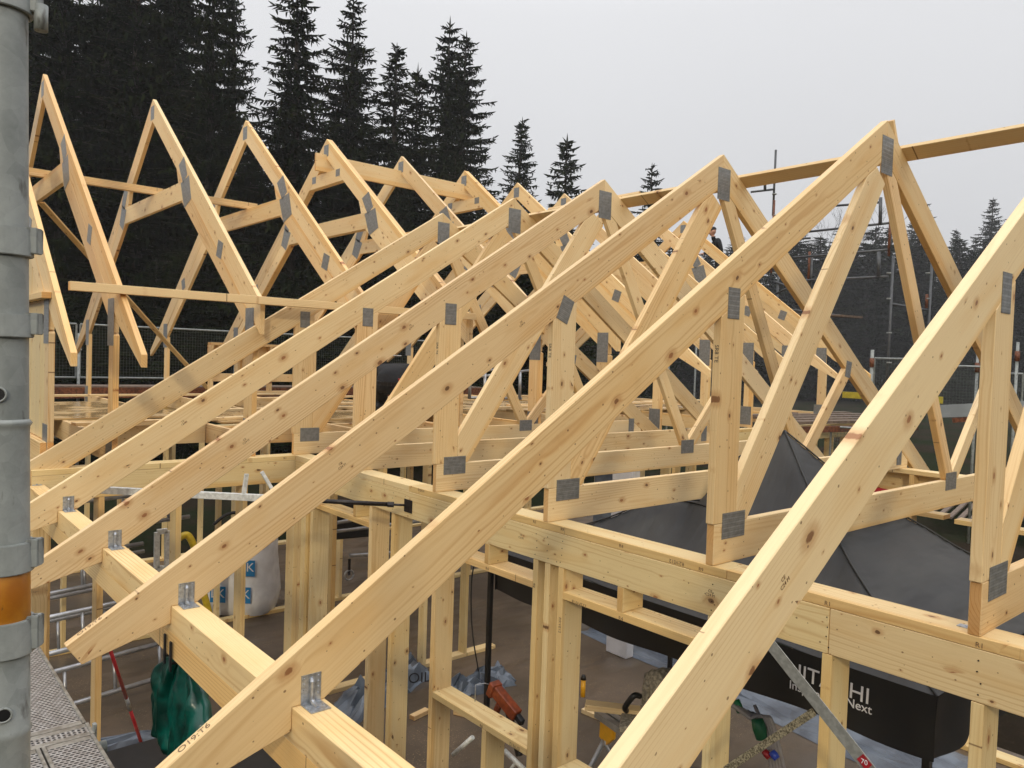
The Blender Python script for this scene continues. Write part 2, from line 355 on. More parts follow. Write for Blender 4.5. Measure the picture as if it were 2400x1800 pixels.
def member(name, parent, pts, plane, pos, th, axis, mat='wood', bevel=0.0022):
    """flat timber cut from a polygon pts (u, z) in a vertical plane; local x runs along `axis`"""
    u0, z0, u1, z1 = axis; l = math.hypot(u1-u0, z1-z0); du, dz = (u1-u0)/l, (z1-z0)/l
    cu = sum(p[0] for p in pts)/len(pts); cz = sum(p[1] for p in pts)/len(pts)
    if plane == 'Y': ex, ey, org = Vector((du, 0, dz)), Vector((0, 1, 0)), Vector((cu, pos, cz))
    else: ex, ey, org = Vector((0, du, dz)), Vector((1, 0, 0)), Vector((pos, cu, cz))
    ez = ex.cross(ey)
    lp = []
    for u, z in pts:
        d = Vector((u-cu, 0, z-cz)) if plane == 'Y' else Vector((0, u-cu, z-cz))
        lp.append((d.dot(ex), d.dot(ez)))
    n = len(lp)
    vs = [(x, 0, z) for x, z in lp]+[(x, th, z) for x, z in lp]
    fs = [tuple(range(n)), tuple(range(2*n-1, n-1, -1))]+[(i, (i+1) % n, (i+1) % n+n, i+n) for i in range(n)]
    return mesh_obj(name, vs, fs, M[mat], parent, frame(ex, ey, ez, org), bevel=bevel)
def clip(poly, a, b, c):
    "keep a*u + b*z <= c"
    out = []
    for i, p in enumerate(poly):
        q = poly[(i+1) % len(poly)]; dp = a*p[0]+b*p[1]-c; dq = a*q[0]+b*q[1]-c
        if dp <= 0: out.append(p)
        if dp*dq < 0:
            t = dp/(dp-dq); out.append((p[0]+(q[0]-p[0])*t, p[1]+(q[1]-p[1])*t))
    return out
def strip(u0, z0, u1, z1, w0, w1, ext=0.6):
    "quad along the line p0-p1 between perpendicular offsets w0 and w1"
    l = math.hypot(u1-u0, z1-z0); du, dz = (u1-u0)/l, (z1-z0)/l; nu, nz_ = -dz, du
    a = (u0-du*ext, z0-dz*ext); b = (u1+du*ext, z1+dz*ext)
    return [(a[0]+nu*w0, a[1]+nz_*w0), (b[0]+nu*w0, b[1]+nz_*w0), (b[0]+nu*w1, b[1]+nz_*w1), (a[0]+nu*w1, a[1]+nz_*w1)]
def slab(name, parent, x0, x1, y0, y1, z0, z1, mat='wood', bevel=0.002):
    "axis aligned board; local x = longest side, local y = thinnest"
    d = [x1-x0, y1-y0, z1-z0]; E3 = [Vector((1, 0, 0)), Vector((0, 1, 0)), Vector((0, 0, 1))]
    o = sorted(range(3), key=lambda i: -d[i]); ex, ez, ey = E3[o[0]], E3[o[1]], E3[o[2]]
    if ex.cross(ey).dot(ez) < 0: ey = -ey
    a, c, b = d[o[0]]/2, d[o[1]]/2, d[o[2]]/2
    vs = [(sx*a, sy*b, sz*c) for sx in (-1, 1) for sy in (-1, 1) for sz in (-1, 1)]
    fs = [(0, 1, 3, 2), (4, 6, 7, 5), (0, 4, 5, 1), (2, 3, 7, 6), (0, 2, 6, 4), (1, 5, 7, 3)]
    org = Vector(((x0+x1)/2, (y0+y1)/2, (z0+z1)/2))
    return mesh_obj(name, vs, fs, M[mat], parent, frame(ex, ey, ez, org), bevel=bevel)
def bar(name, parent, p0, p1, w, t, up=(0, 0, 1), mat='wood', bevel=0.002):
    "oriented board from p0 to p1: w across `up`, t the other way"
    p0, p1 = Vector(p0), Vector(p1); ex = (p1-p0).normalized(); ey = ex.cross(Vector(up)).normalized()
    if ey.length < 0.5: ey = ex.cross(Vector((1, 0, 0))).normalized()
    ez = ex.cross(ey); a, b, c = (p1-p0).length/2, t/2, w/2
    vs = [(sx*a, sy*b, sz*c) for sx in (-1, 1) for sy in (-1, 1) for sz in (-1, 1)]
    fs = [(0, 1, 3, 2), (4, 6, 7, 5), (0, 4, 5, 1), (2, 3, 7, 6), (0, 2, 6, 4), (1, 5, 7, 3)]
    return mesh_obj(name, vs, fs, M[mat], parent, frame(ex, ey, ez, (p0+p1)/2), bevel=bevel)
def tube_geo(pts, rad, seg=12, closed_ends=True):
    pts = [Vector(p) for p in pts]; rads = rad if isinstance(rad, (list, tuple)) else [rad]*len(pts)
    vs, fs = [], []
    t = (pts[1]-pts[0]).normalized(); up = Vector((0, 0, 1)) if abs(t.z) < 0.9 else Vector((1, 0, 0))
    n = t.cross(up).normalized()
    for i, p in enumerate(pts):
        if i == 0: t = (pts[1]-pts[0])
        elif i == len(pts)-1: t = (pts[-1]-pts[-2])
        else: t = (pts[i+1]-pts[i-1])
        if t.length < 1e-6: t = Vector((0, 0, 1))
        t.normalize(); n = (n-t*n.dot(t)).normalized(); b = t.cross(n)
        for k in range(seg):
            a = 2*math.pi*k/seg; vs.append(p+n*(math.cos(a)*rads[i])+b*(math.sin(a)*rads[i]))
        if i:
            for k in range(seg):
                k2 = (k+1) % seg; a0 = (i-1)*seg; fs.append((a0+k, a0+k2, a0+seg+k2, a0+seg+k))
    if closed_ends:
        fs.append(tuple(range(seg))); fs.append(tuple(range(len(vs)-1, len(vs)-seg-1, -1)))
    return vs, fs
def tube(name, parent, pts, rad, mat, seg=12, smooth=True):
    vs, fs = tube_geo(pts, rad, seg)
    c = sum((Vector(p) for p in pts), Vector())/len(pts)
    vs = [v-c for v in vs]
    o = mesh_obj(name, vs, fs, M[mat], parent, Matrix.Translation(c), smooth=False)
    if smooth:
        for f in o.data.polygons: f.use_smooth = len(f.vertices) == 4
    return o
def curve_pts(ctrl, n=10):
    out = []; P = [Vector(p) for p in ctrl]; P = [P[0]]+P+[P[-1]]
    for i in range(1, len(P)-2):
        for k in range(n):
            t = k/n; a, b, c, d = P[i-1:i+3]
            out.append(0.5*((2*b)+(c-a)*t+(2*a-5*b+4*c-d)*t*t+(-a+3*b-3*c+d)*t**3))
    out.append(P[-2]); return out
class MB:
    "collects several simple shapes into one mesh"
    def __init__(s): s.v, s.f, s.mi = [], [], []
    def add(s, vs, fs, mi=0):
        n = len(s.v); s.v += [Vector(v) for v in vs]; s.f += [tuple(i+n for i in f) for f in fs]; s.mi += [mi]*len(fs)
    def box(s, x0, x1, y0, y1, z0, z1, mi=0):
        vs = [(x, y, z) for x in (x0, x1) for y in (y0, y1) for z in (z0, z1)]
        s.add(vs, [(0, 1, 3, 2), (4, 6, 7, 5), (0, 4, 5, 1), (2, 3, 7, 6), (0, 2, 6, 4), (1, 5, 7, 3)], mi)
    def bar(s, p0, p1, w, t, up=(0, 0, 1), mi=0):
        p0, p1 = Vector(p0), Vector(p1); ex = (p1-p0).normalized(); ey = ex.cross(Vector(up)).normalized(); ez = ex.cross(ey)
        vs = [p+ey*(sy*t/2)+ez*(sz*w/2) for p in (p0, p1) for sy in (-1, 1) for sz in (-1, 1)]
        s.add(vs, [(0, 1, 3, 2), (4, 6, 7, 5), (0, 4, 5, 1), (2, 3, 7, 6), (0, 2, 6, 4), (1, 5, 7, 3)], mi)
    def tube(s, pts, rad, seg=8, mi=0):
        vs, fs = tube_geo(pts, rad, seg); s.add(vs, fs, mi)
    def build(s, name, mats, parent=None, origin=None, smooth=False, bevel=0.0):
        org = Vector(origin) if origin is not None else sum(s.v, Vector())/max(1, len(s.v))
        me = bpy.data.meshes.new(name); me.from_pydata([tuple(v-org) for v in s.v], [], s.f)
        for m_ in (mats if isinstance(mats, list) else [mats]): me.materials.append(M[m_])
        for p, mi in zip(me.polygons, s.mi): p.material_index = mi
        bm = bmesh.new(); bm.from_mesh(me); bmesh.ops.recalc_face_normals(bm, faces=bm.faces)
        if bevel: 
            es = [e for e in bm.edges if len(e.link_faces) == 2 and e.calc_face_angle(0) > 0.5]
            bmesh.ops.bevel(bm, geom=es, offset=bevel, segments=2, affect='EDGES', clamp_overlap=True)
        bm.to_mesh(me); bm.free()
        if smooth:
            for p in me.polygons: p.use_smooth = len(p.vertices) <= 4
        o = bpy.data.objects.new(name, me); COL.objects.link(o)
        return place(o, parent, Matrix.Translation(org))
def text(name, parent, body, size, org, ex, ey, mat, th=0.0006, align='CENTER'):
    "lettering as a thin solid: ex reading direction, ey letter up"
    cu = bpy.data.curves.new(name, 'FONT'); cu.body = body; cu.size = size; cu.extrude = th/2
    cu.align_x = align; cu.align_y = 'CENTER'
    tmp = bpy.data.objects.new(name, cu); COL.objects.link(tmp)
    bpy.context.view_layer.update()
    dg = bpy.context.evaluated_depsgraph_get()
    me = bpy.data.meshes.new_from_object(tmp.evaluated_get(dg)); bpy.data.objects.remove(tmp)
    me.materials.clear(); me.materials.append(M[mat])
    o = bpy.data.objects.new(name, me); COL.objects.link(o)
    ex, ey = Vector(ex).normalized(), Vector(ey).normalized(); ez = ex.cross(ey)
    return place(o, parent, frame(ex, ey, ez, Vector(org)))
def copy_tree(o, parent=None):
    c = o.copy(); COL.objects.link(c); c.parent = parent
    for ch in [x for x in KIDS.get(o.name, [])]: copy_tree(ch, c)
    return c
KIDS = {}
def index_kids():
    KIDS.clear()
    for x in bpy.data.objects:
        if x.parent is not None: KIDS.setdefault(x.parent.name, []).append(x)
def plate(parent, plane, pos, pts):
    "punched steel plate lying 2 mm proud on the visible face"
    u = [p[0] for p in pts]; z = [p[1] for p in pts]
    ax = (pts[0][0], pts[0][1], pts[1][0], pts[1][1])
    return member('nail_plate', parent, pts, plane, pos-0.0024, 0.0020, ax, 'plate', bevel=0.0)
def rect(cu, cz, w, h, a=0.0):
    c, s = math.cos(a), math.sin(a)
    return [(cu+x*c-z*s, cz+x*s+z*c) for x, z in ((-w/2, -h/2), (w/2, -h/2), (w/2, h/2), (-w/2, h/2))]
# ------------------------------------------------------------------ front block roof trusses (planes across X)
AX, AZ, SL, FD = 4.941, 1.577, 0.648, 0.238       # ridge x, ridge z, slope, rafter depth measured plumb
Y0, DY = 1.038, 1.2
def rl(x): return AZ-SL*abs(x-AX)                 # top line of the rafters
def front_truss(label):
    Y = Y0; r = thing('roof_truss', label, 'roof truss', (3.27, Y, -0.995), 'trusses of the front block')
    B = 0.0028
    member('rafter', r, [(AX, AZ), (0.655, rl(0.655)), (0.714, -1.287), (1.055, -1.186), (1.055, -1.1105), (1.165, -1.1105), (AX, AZ-FD)],
           'Y', Y, 0.045, (0.66, rl(0.66), AX, AZ), bevel=B)
    member('rafter', r, [(AX+0.001, AZ), (AX+0.001, AZ-FD), (9.02, rl(9.02)-FD), (9.11, rl(9.11))], 'Y', Y, 0.045, (AX, AZ, 9.1, rl(9.1)), bevel=B)
    member('bottom_chord', r, [(3.267, -0.995), (3.267, -0.790), (8.221, -0.790), (8.42, rl(8.42)-FD-0.002), (8.42, -0.995)], 'Y', Y, 0.045, (3.2, -0.9, 8.4, -0.9), bevel=B)
    member('post', r, [(3.255, -0.788), (3.255, rl(3.255)-FD-0.002), (3.452, rl(3.452)-FD-0.002), (3.452, -0.788)], 'Y', Y, 0.045, (3.3, -0.8, 3.3, 0.2), bevel=B)
    # web from the ridge to the foot of the post
    def cut(p, xcut=None):
        p = clip(p, 0, -1, 0.788)                                       # z >= -0.788
        p = clip(p, -SL, 1, AZ-FD-0.002-SL*AX)                           # below left rafter
        p = clip(p, SL, 1, AZ-FD-0.002+SL*AX)                            # below right rafter
        return p
    p = cut(strip(4.60, 0.69, 3.662, -0.635, -0.20, 0.0)); p = clip(p, -1, 0, -3.454); p = clip(p, 1, 0, 4.955)
    member('web', r, p, 'Y', Y, 0.045, (3.66, -0.63, 4.6, 0.69), bevel=B)
    p = cut(strip(5.015, 1.17, 6.19, -0.79, -0.006, 0.112)); p = clip(p, -1, 0, -4.957)
    member('web', r, p, 'Y', Y, 0.045, (5.0, 1.1, 6.2, -0.79), bevel=B)
    p = cut(strip(6.29, -0.79, 7.06, 0.04, -0.07, 0.045))
    p = clip(p, -0.86, -0.52, -0.86*6.235+0.52*0.79)
    member('web', r, p, 'Y', Y, 0.045, (6.2, -0.79, 7.06, 0.04), bevel=B)
    plate(r, 'Y', Y, rect(4.955, 1.357, 0.155, 0.235, 0))
    plate(r, 'Y', Y, rect(3.352, 0.315, 0.10, 0.155))
    plate(r, 'Y', Y, rect(3.430, -0.805, 0.20, 0.132))
    plate(r, 'Y', Y, rect(6.26, -0.80, 0.20, 0.13))
    plate(r, 'Y', Y, rect(7.03, 0.01, 0.10, 0.15, R(-10)))
    plate(r, 'Y', Y, rect(8.21, -0.86, 0.11, 0.19))
    # angle bracket over the outer beam
    b = MB()
    b.box(1.083, 1.150, Y-0.0028, Y-0.0003, -1.111, -1.018)
    b.box(1.083, 1.150, Y-0.075, Y-0.0003, -1.1113, -1.1088)
    rib = [(1.1165, Y-0.004, -1.030), (1.1165, Y-0.007, -1.04), (1.1165, Y-0.007, -1.088), (1.1165, Y-0.011, -1.100), (1.1165, Y-0.022, -1.106), (1.1165, Y-0.050, -1.108)]
    b.tube(rib, [0.005, 0.0085, 0.0085, 0.0085, 0.0085, 0.006], 10)
    n = b
    for dx in (0.009, 0.058):
        for z in (-1.028, -1.046, -1.064, -1.084):
            n.tube([(1.083+dx, Y-0.0025, z), (1.083+dx, Y-0.0058, z)], [0.0034, 0.0022], 8)
        for y in (-0.022, -0.042, -0.062):
            n.tube([(1.083+dx, Y+y, -1.109), (1.083+dx, Y+y, -1.1055)], [0.0034, 0.0022], 8)
    b.build('angle_bracket', 'zinc', r, smooth=False)
    return r
LBL = ['nearest roof truss, its big rafter crossing the lower right, ridge outside the picture',
       'roof truss with the highest ridge, where the top board runs off to the right edge',
       'third roof truss, its free rafter tail tip in view above the perforated walkway',
       'fourth roof truss, standing on the wall plate just right of the black strut plate',
       'fifth roof truss, second from last toward the wood, its tail hidden behind the steel pole',
       'last roof truss of the front block, standing on the corner where the two walls meet']
T = [front_truss(LBL[0])]
index_kids()
for k in range(1, 6):
    t = copy_tree(T[0]); t.location.y += DY*k; t['label'] = LBL[k]; T.append(t)

from mathutils import Quaternion
_c = [x for x in bpy.data.objects if x.parent == T[2] and x.name.startswith('nail_plate')]
_c = min(_c, key=lambda x: (x.location-Vector((0.08, 0, 1.31))).length); _c.rotation_euler = (Quaternion((0, 1, 0), R(22)) @ _c.rotation_euler.to_quaternion()).to_euler()
# stamped lettering on the rafters
def stamp_front(k, px, py, body='CE\nC24 M', size=0.017):
    Y = Y0+DY*k; p = atY(px, py, Y); a = math.atan(SL)
    text('grade_stamp', T[k], body, size, (p.x, Y-0.0006, p.z), (math.cos(a), 0, math.sin(a)), (-math.sin(a), 0, math.cos(a)), 'ink')
for k, px, py in ((0, 1838, 1362), (1, 2273, 738), (2, 1223, 758), (3, 963, 765), (4, 1058, 855), (5, 640, 768), (4, 430, 990), (3, 575, 1033), (2, 800, 1090)): stamp_front(k, px, py)
def stamp_edge(k, px, py, body, size):
    Y = Y0+DY*k; a = math.atan(SL); x = atY(px, py, Y+0.02).x
    text('stamped_number', T[k], body, size, (x, Y+0.0225, rl(x)+0.0006), (math.cos(a), 0, math.sin(a)), (0, 1, 0), 'ink')
stamp_edge(1, 455, 1748, 'O19:T6', 0.034); stamp_edge(2, 210, 1475, 'O19:T6', 0.034)
for k in (1, 2, 3):
    text('stamped_number', T[k], 'SR8 TE', 0.03, (3.2545, Y0+DY*k+0.0225, 0.06), (0, 0, -1), (0, -1, 0), 'inkblack')

# ------------------------------------------------------------------ rear wing attic trusses (planes across Y)
WY, WZ, WS, WD = 10.46, 3.105, 0.757, 0.28
def wl(y): return WZ-WS*abs(y-WY)
def wing_truss(X, label, tail=True, ply=1, upper=False, simple_=False):
    r = thing('attic_truss', label, 'roof truss', (X, 7.0, -0.995), 'attic trusses of the rear wing')
    B = 0.0028; LOW = 0.09
    for j in range(ply):
        x = X+j*0.047
        for s in (1, -1):                            # s=1 near slope, -1 far slope
            f = (lambda y: y) if s == 1 else (lambda y: 2*WY-y)
            g = 0.0 if s == 1 else 0.001
            if tail or s == -1: low = [(f(6.28), wl(6.28)), (f(6.28), wl(6.28)-0.10), (f(6.95), 0.17)]
            else: low = [(f(6.95), wl(6.95)), (f(6.95), wl(6.95)-0.30)]
            member('rafter', r, [(WY-s*0.0005, WZ)]+low+[(f(7.6), wl(7.6)-WD), (WY-s*0.0005, WZ-WD)], 'X', x, 0.045, (f(6.2), wl(6.2), WY, WZ), bevel=B)
            yp = (7.0+LOW, 7.25) if (tail or s == -1) else (7.09, 7.30)
            member('inner_rafter', r, [(f(yp[0]+0.02), wl(yp[0]+0.02)-WD-0.03), (f(yp[0]+0.02), wl(yp[0]+0.02)-0.46), (f(9.15), wl(9.15)-0.53), (f(9.32), wl(9.32)-0.53), (f(9.47), wl(9.47)-WD-0.002), (f(7.6), wl(7.6)-WD-0.002)],
                   'X', x+0.001, 0.043, (f(7.0), wl(7.0), f(9.4), wl(9.4)), bevel=B)
            member('post', r, [(f(yp[0]), -0.788), (f(yp[0]), wl(yp[0])-0.47), (f(yp[1]), wl(yp[1])-0.50), (f(yp[1]), -0.788)], 'X', x, 0.045, (7, -0.7, 7, 0.3), bevel=B)
        c = [(8.6, 1.68), (8.6, 1.90), (12.3, 1.90), (12.3, 1.68)]
        c = clip(c, -WS, 1, WZ-WD-0.002-WS*WY); c = clip(c, WS, 1, WZ-WD-0.002+WS*WY)
        member('collar_tie', r, c, 'X', x, 0.045, (9, 1.8, 12, 1.8), bevel=B)
        if upper:
            c = clip(clip([(9.3, 2.43), (9.3, 2.62), (11.6, 2.62), (11.6, 2.43)], -WS, 1, WZ-WD-0.002-WS*WY), WS, 1, WZ-WD-0.002+WS*WY)
            member('collar_tie', r, c, 'X', x, 0.045, (9, 1.8, 12, 1.8), bevel=B)
        y0 = 7.0+LOW if tail else 7.09
        member('bottom_chord', r, [(y0, -0.995), (y0, -0.790), (13.92, -0.790), (13.92, -0.995)], 'X', x, 0.045, (7, 0, 13, 0), bevel=B)
    a = math.atan(WS)
    plate(r, 'X', X, rect(WY, 2.93, 0.14, 0.17))
    for s in (1, -1):
        f = (lambda y: y) if s == 1 else (lambda y: 2*WY-y)
        plate(r, 'X', X, [(f(9.02), 1.93), (f(8.93), 1.66), (f(9.16), 1.58), (f(9.30), 1.88)] if s == 1 else [(f(9.10), 1.96), (f(8.98), 1.70), (f(9.16), 1.60), (f(9.32), 1.86)])
        plate(r, 'X', X, [(f(9.20), 2.17), (f(9.08), 1.95), (f(9.22), 1.87), (f(9.38), 2.10)])
        plate(r, 'X', X, rect(f(8.02), 1.02, 0.15, 0.17, s*(R(20))))
        plate(r, 'X', X, rect(f(7.13) if s == -1 else 7.197, 0.20, 0.20, 0.40))
        plate(r, 'X', X, rect(f(7.13) if s == -1 else 7.197, -0.80, 0.20, 0.30))
    if upper:
        plate(r, 'X', X, rect(10.09, 2.56, 0.12, 0.10)); plate(r, 'X', X, rect(2*WY-10.09, 2.56, 0.12, 0.10))
    return r
WX = [(1.20, 'leftmost attic truss of the rear wing, its tail just right of the steel pole', True, 1, False),
      (1.673, 'attic truss with the tallest ridge on the left, beside the steel pole', True, 1, False),
      (2.867, 'attic truss whose peak is the second from the left against the dark spruces', False, 1, False),
      (4.047, 'attic truss whose peak is the third from the left against the dark spruces', False, 1, False),
      (5.246, 'doubled attic truss carrying the left end of the short ridge beam', False, 2, True),
      (6.515, 'single attic truss through which the short ridge beam passes midway', False, 1, False),
      (7.743, 'doubled attic truss carrying the right end of the short ridge beam', False, 2, True),
      (8.90, 'attic truss right of the doubled one, tail ending left of the second front post', True, 1, False),
      (10.05, 'attic truss whose peak barely shows left of the third front ridge', True, 1, False),
      (11.25, 'attic truss half hidden behind the third front truss web', True, 1, False),
      (12.45, 'attic truss whose sunlit tail ends above the black tent', True, 1, False),
      (13.65, 'rightmost attic truss with its small peak below the beanie-wearing worker', True, 1, False)]
WT = [wing_truss(*a) for a in WX]

# gable end boards against the pole
g = thing('gable_panel', 'pale boarded gable piece with a brown ledge directly right of the steel pole', 'wall panel', (1.1, 7.1, -0.79))
for i in range(5):
    slab('vertical_board', g, 1.206-0.0015*(i % 2), 1.24, 7.256+i*0.216, 7.256+i*0.216+0.214, -0.785, 0.352, 'wood2')
slab('ledge_board', g, 1.13, 1.198, 7.0, 8.33, 0.355, 0.405, 'glulam')
for i in range(5): 
    y0_, y1_ = 7.256+i*0.216, 7.256+i*0.216+0.214
    member('upper_board', g, [(y0_, 0.408), (y0_, wl(y0_)-0.05), (y1_, wl(y1_)-0.05), (y1_, 0.408)], 'X', 1.2065, 0.036, (7, 0, 7, 1), 'wood2')
slab('sill_board', g, 1.15, 1.198, 7.10, 8.33, -0.992, -0.79, 'glulam')

# loose boards on the trusses
def loose(label, p0, p1, w_, t, up, mat='wood', name='batten', group=None):
    o = bar(name, None, p0, p1, w_, t, up, mat); return tag(o, label, 'board', group)
nrm = Vector((SL, 0, 1)).normalized()           # normal of the far front slope
def ridge_pt(y, x=5.20, h=0.014): return Vector((x, y, rl(x)))+nrm*h
loose('long flat board on the ridge running off the right edge of the picture', ridge_pt(-1.6), ridge_pt(4.73), 0.028, 0.12, nrm)
loose('second ridge board continuing the long one down toward the last truss', ridge_pt(4.735), ridge_pt(7.25), 0.028, 0.12, nrm)
loose('short offcut lapped over the joint of the two ridge boards', ridge_pt(4.45, h=0.043), ridge_pt(5.60, h=0.043), 0.028, 0.12, nrm)
loose('pencil stub of batten standing behind the highest front ridge', (5.25, 2.31, 1.40), (5.13, 2.31, 1.63), 0.05, 0.028, (0, 1, 0))
tag(slab('ridge_beam', None, 5.08, 7.93, 10.438, 10.483, 2.622, 2.872, 'wood'), 'deep short ridge beam hung between the two doubled attic trusses', 'beam')
for nm, x0, x1, dz in (('lower of the paired laths resting on the collar ties at the left', 1.0, 2.98, 0.0), ('upper of the paired laths resting on the collar ties at the left', 0.95, 2.98, 0.046)):
    tag(slab('lath', None, x0, x1, 10.34+dz*0.4, 10.41+dz*0.4, 1.903+dz, 1.946+dz), nm, 'board')
for nm, x0, x1, dz in (('lower lath between the second and third attic truss collars', 2.99, 4.20, 0.0), ('upper lath between the second and third attic truss collars', 2.99, 4.20, 0.046)):
    tag(slab('lath', None, x0, x1, 10.34+dz*0.4, 10.41+dz*0.4, 1.903+dz, 1.946+dz), nm, 'board')
tag(slab('eave_batten', None, 1.30, 5.3, 6.85, 6.925, wl(6.87)+0.035, wl(6.87)+0.105), 'long straight batten laid level across the near rafters of the left attic trusses', 'board')
loose('thin brown diagonal lath bracing down from the tallest left truss to the far side', (1.74, 10.9, 1.70), (4.86, 14.0, -0.72), 0.095, 0.022, (0.3, -1, 0.2), 'glulam', 'diagonal_brace')

# ------------------------------------------------------------------ walls
def stud_y(parent, x0, x1, y, z0, z1, t=0.045, name='stud', mat='wood2'): return slab(name, parent, x0, x1, y, y+t, z0, z1, mat)
FZ = -3.65
W1 = thing('wall_frame', 'long inner stud wall with plate and beam that the front truss posts stand on', 'wall frame', (3.27, 3.0, FZ), 'timber wall frames')
xa, xb = 3.266, 3.438
for y0, y1 in ((-1.6, 2.155), (2.157, 4.998), (5.0, 6.992)): slab('top_plate', W1, xa, xb, y0, y1, -1.0415, -0.9965, 'wood2')
for y0, y1, q in ((-1.6, 1.627, 0.0), (1.629, 6.992, -0.002)): slab('beam', W1, xa+q, xa+0.045, y0, y1, -1.245, -1.0435, 'wood2')
S1 = [(-0.75, 0), (-0.15, 0), (0.42, 0), (1.012, 0), (1.61, 0), (2.21, 0), (3.285, 0), (3.405, 0), (3.512, 0), (4.605, 0), (5.190, 0), (5.533, 0), (6.60, 0), (6.69, 0), (6.74, 0), (6.79, 0)]
for y, q in S1:
    o = stud_y(W1, xa, xb, y, FZ+0.047, -1.2475)
    slab('stud_top', W1, xa+0.048, xb, y, y+0.045, -1.247, -1.044, 'wood2')
for y0, y1, c in ((3.559, 4.603, 4.0), (5.58, 6.598, 5.80), (2.257, 3.283, 2.81)):
    slab('header', W1, xa, xb, y0, y1, -1.432, -1.387, 'wood2')
    slab('cripple_stud', W1, xa, xb, c, c+0.045, -1.385, -1.2475, 'wood2')
for y0, y1, c in ((3.559, 4.603, 3.97), (2.257, 3.283, 2.75)):
    slab('window_sill', W1, xa, xb, y0, y1, -2.507, -2.462, 'wood2')
    slab('cripple_stud', W1, xa, xb, c, c+0.045, FZ+0.047, -2.509, 'wood2')
slab('bottom_plate', W1, xa, xb, -1.6, 6.99, FZ+0.001, FZ+0.046, 'wood2')
def wstamp(px, py, body, size, X=None, Z=None, nm='stamped_number', flip=False):
    p = atX(px, py, xa)
    ex = (0, -1, 0)
    text(nm, W1, body, size, (xa-0.0008 if X is None else X, p.y, p.z), ex if not flip else (0, 1, 0), (0, 0, 1) if not flip else (0, 0, -1), 'ink')
for px, py, bd, sz in ((1940, 1415, 'R1', 0.028), (2296, 1513, 'R1', 0.028), (1456, 1280, 'R4', 0.028), (1318, 1241, 'R9', 0.026), (1253, 1223, 'R5', 0.026), (1643, 1335, 'R9', 0.026)): wstamp(px, py, bd, sz)
wstamp(1586, 1318, 'R2:VE12', 0.028, flip=True); wstamp(987, 1149, 'H:VE12', 0.028, flip=True)
for px, py, bd in ((1357, 1416, 'R10:VE12'), (1455, 1450, 'R4'), (1142, 1333, 'R4')):
    wstamp(px, py, bd, 0.030)
wstamp(1206, 1749, 'E7:VE12', 0.030, flip=True); wstamp(1128, 1702, 'R8', 0.028)
p = atX(1312, 1465, xa); text('stamped_number', W1, 'R9:VE12', 0.028, (xa-0.0008, p.y, p.z), (0, 0, -1), (0, -1, 0), 'ink')
p = atX(1252, 1372, xa); text('stamped_number', W1, 'R6', 0.026, (xa-0.0008, p.y, p.z), (0, 0, 1), (0, 1, 0), 'ink')
p = atX(1665, 1390, xa); text('grade_stamp', W1, 'CE\nC24 M', 0.02, (xa-0.0028, p.y, p.z), (0, -1, 0), (0, 0, 1), 'ink')
p = atX(1222, 1257, xa); text('grade_stamp', W1, 'CE\nC24 M', 0.018, (xa-0.0028, p.y, p.z), (0, -1, 0), (0, 0, 1), 'ink')
random.seed(5)
for y in [s[0]+0.022 for s in S1 if s[0] > 0]:
    for z in (-1.085, -1.128, -1.170, -1.215):
        yy = y+random.uniform(-.008, .008); tube('nail_head', W1, [(xa-0.001, yy, z), (xa-0.0036, yy, z)], 0.0032, 'darksteel', 6, False)
# strap plate lying on the wall plate beside the nearest truss
o = MB(); p0, p1 = Vector((3.352, 1.10, -0.9945)), Vector((3.37, 1.035, -0.9945)); o.box(3.335, 3.375, 1.045, 1.145, -0.9962, -0.9935)
o.tube([(3.355, 1.06, -0.993), (3.355, 1.12, -0.993)], 0.006, 8)
tag(o.build('strap_plate', 'zinc'), 'small zinc bracket lying on the wall plate behind the nearest truss foot', 'bracket')

W2 = thing('wall_frame', 'stud wall of the rear wing seen under the crossing rafters at left', 'wall frame', (2.2, 7.1, FZ), 'timber wall frames')
slab('top_plate', W2, 1.08, 3.44, 6.995, 7.165, -1.0415, -0.9965, 'wood2')
slab('beam', W2, 1.08, 3.44, 6.995, 7.04, -1.248, -1.0435, 'wood2')
for x in (1.08, 1.127, 1.174, 1.557, 2.172, 2.76, 3.27, 3.317, 3.364):
    slab('stud', W2, x, x+0.045, 6.995, 7.165, FZ+0.047, -1.250, 'wood2')
slab('bottom_plate', W2, 1.08, 3.44, 6.995, 7.165, FZ+0.001, FZ+0.046, 'wood2')
text('stamped_number', W2, 'R1', 0.03, atY(575, 1078, 6.9945), (1, 0, 0), (0, 0, 1), 'ink')
text('stamped_number', W2, 'R1', 0.03, atY(668, 1074, 6.9945), (1, 0, 0), (0, 0, 1), 'ink')

W3 = thing('wall_frame', 'far stud wall of the front block behind the black tent', 'wall frame', (8.3, 3.0, FZ), 'timber wall frames')
slab('top_plate', W3, 8.25, 8.42, -1.6, 6.99, -1.0415, -0.9965, 'wood2')
slab('beam', W3, 8.376, 8.42, -1.6, 6.99, -1.245, -1.0435, 'wood2')
for i in range(15):
    slab('stud', W3, 8.25, 8.374, -1.5+i*0.6, -1.455+i*0.6, FZ+0.047, -1.0435, 'wood2')
slab('header', W3, 8.25, 8.42, 0.35, 2.9, -1.47, -1.425, 'wood2'); slab('rail', W3, 8.25, 8.42, 3.0, 6.0, -1.45, -1.405, 'wood2')
slab('bottom_plate', W3, 8.25, 8.42, -1.6, 6.99, FZ+0.001, FZ+0.046, 'wood2')

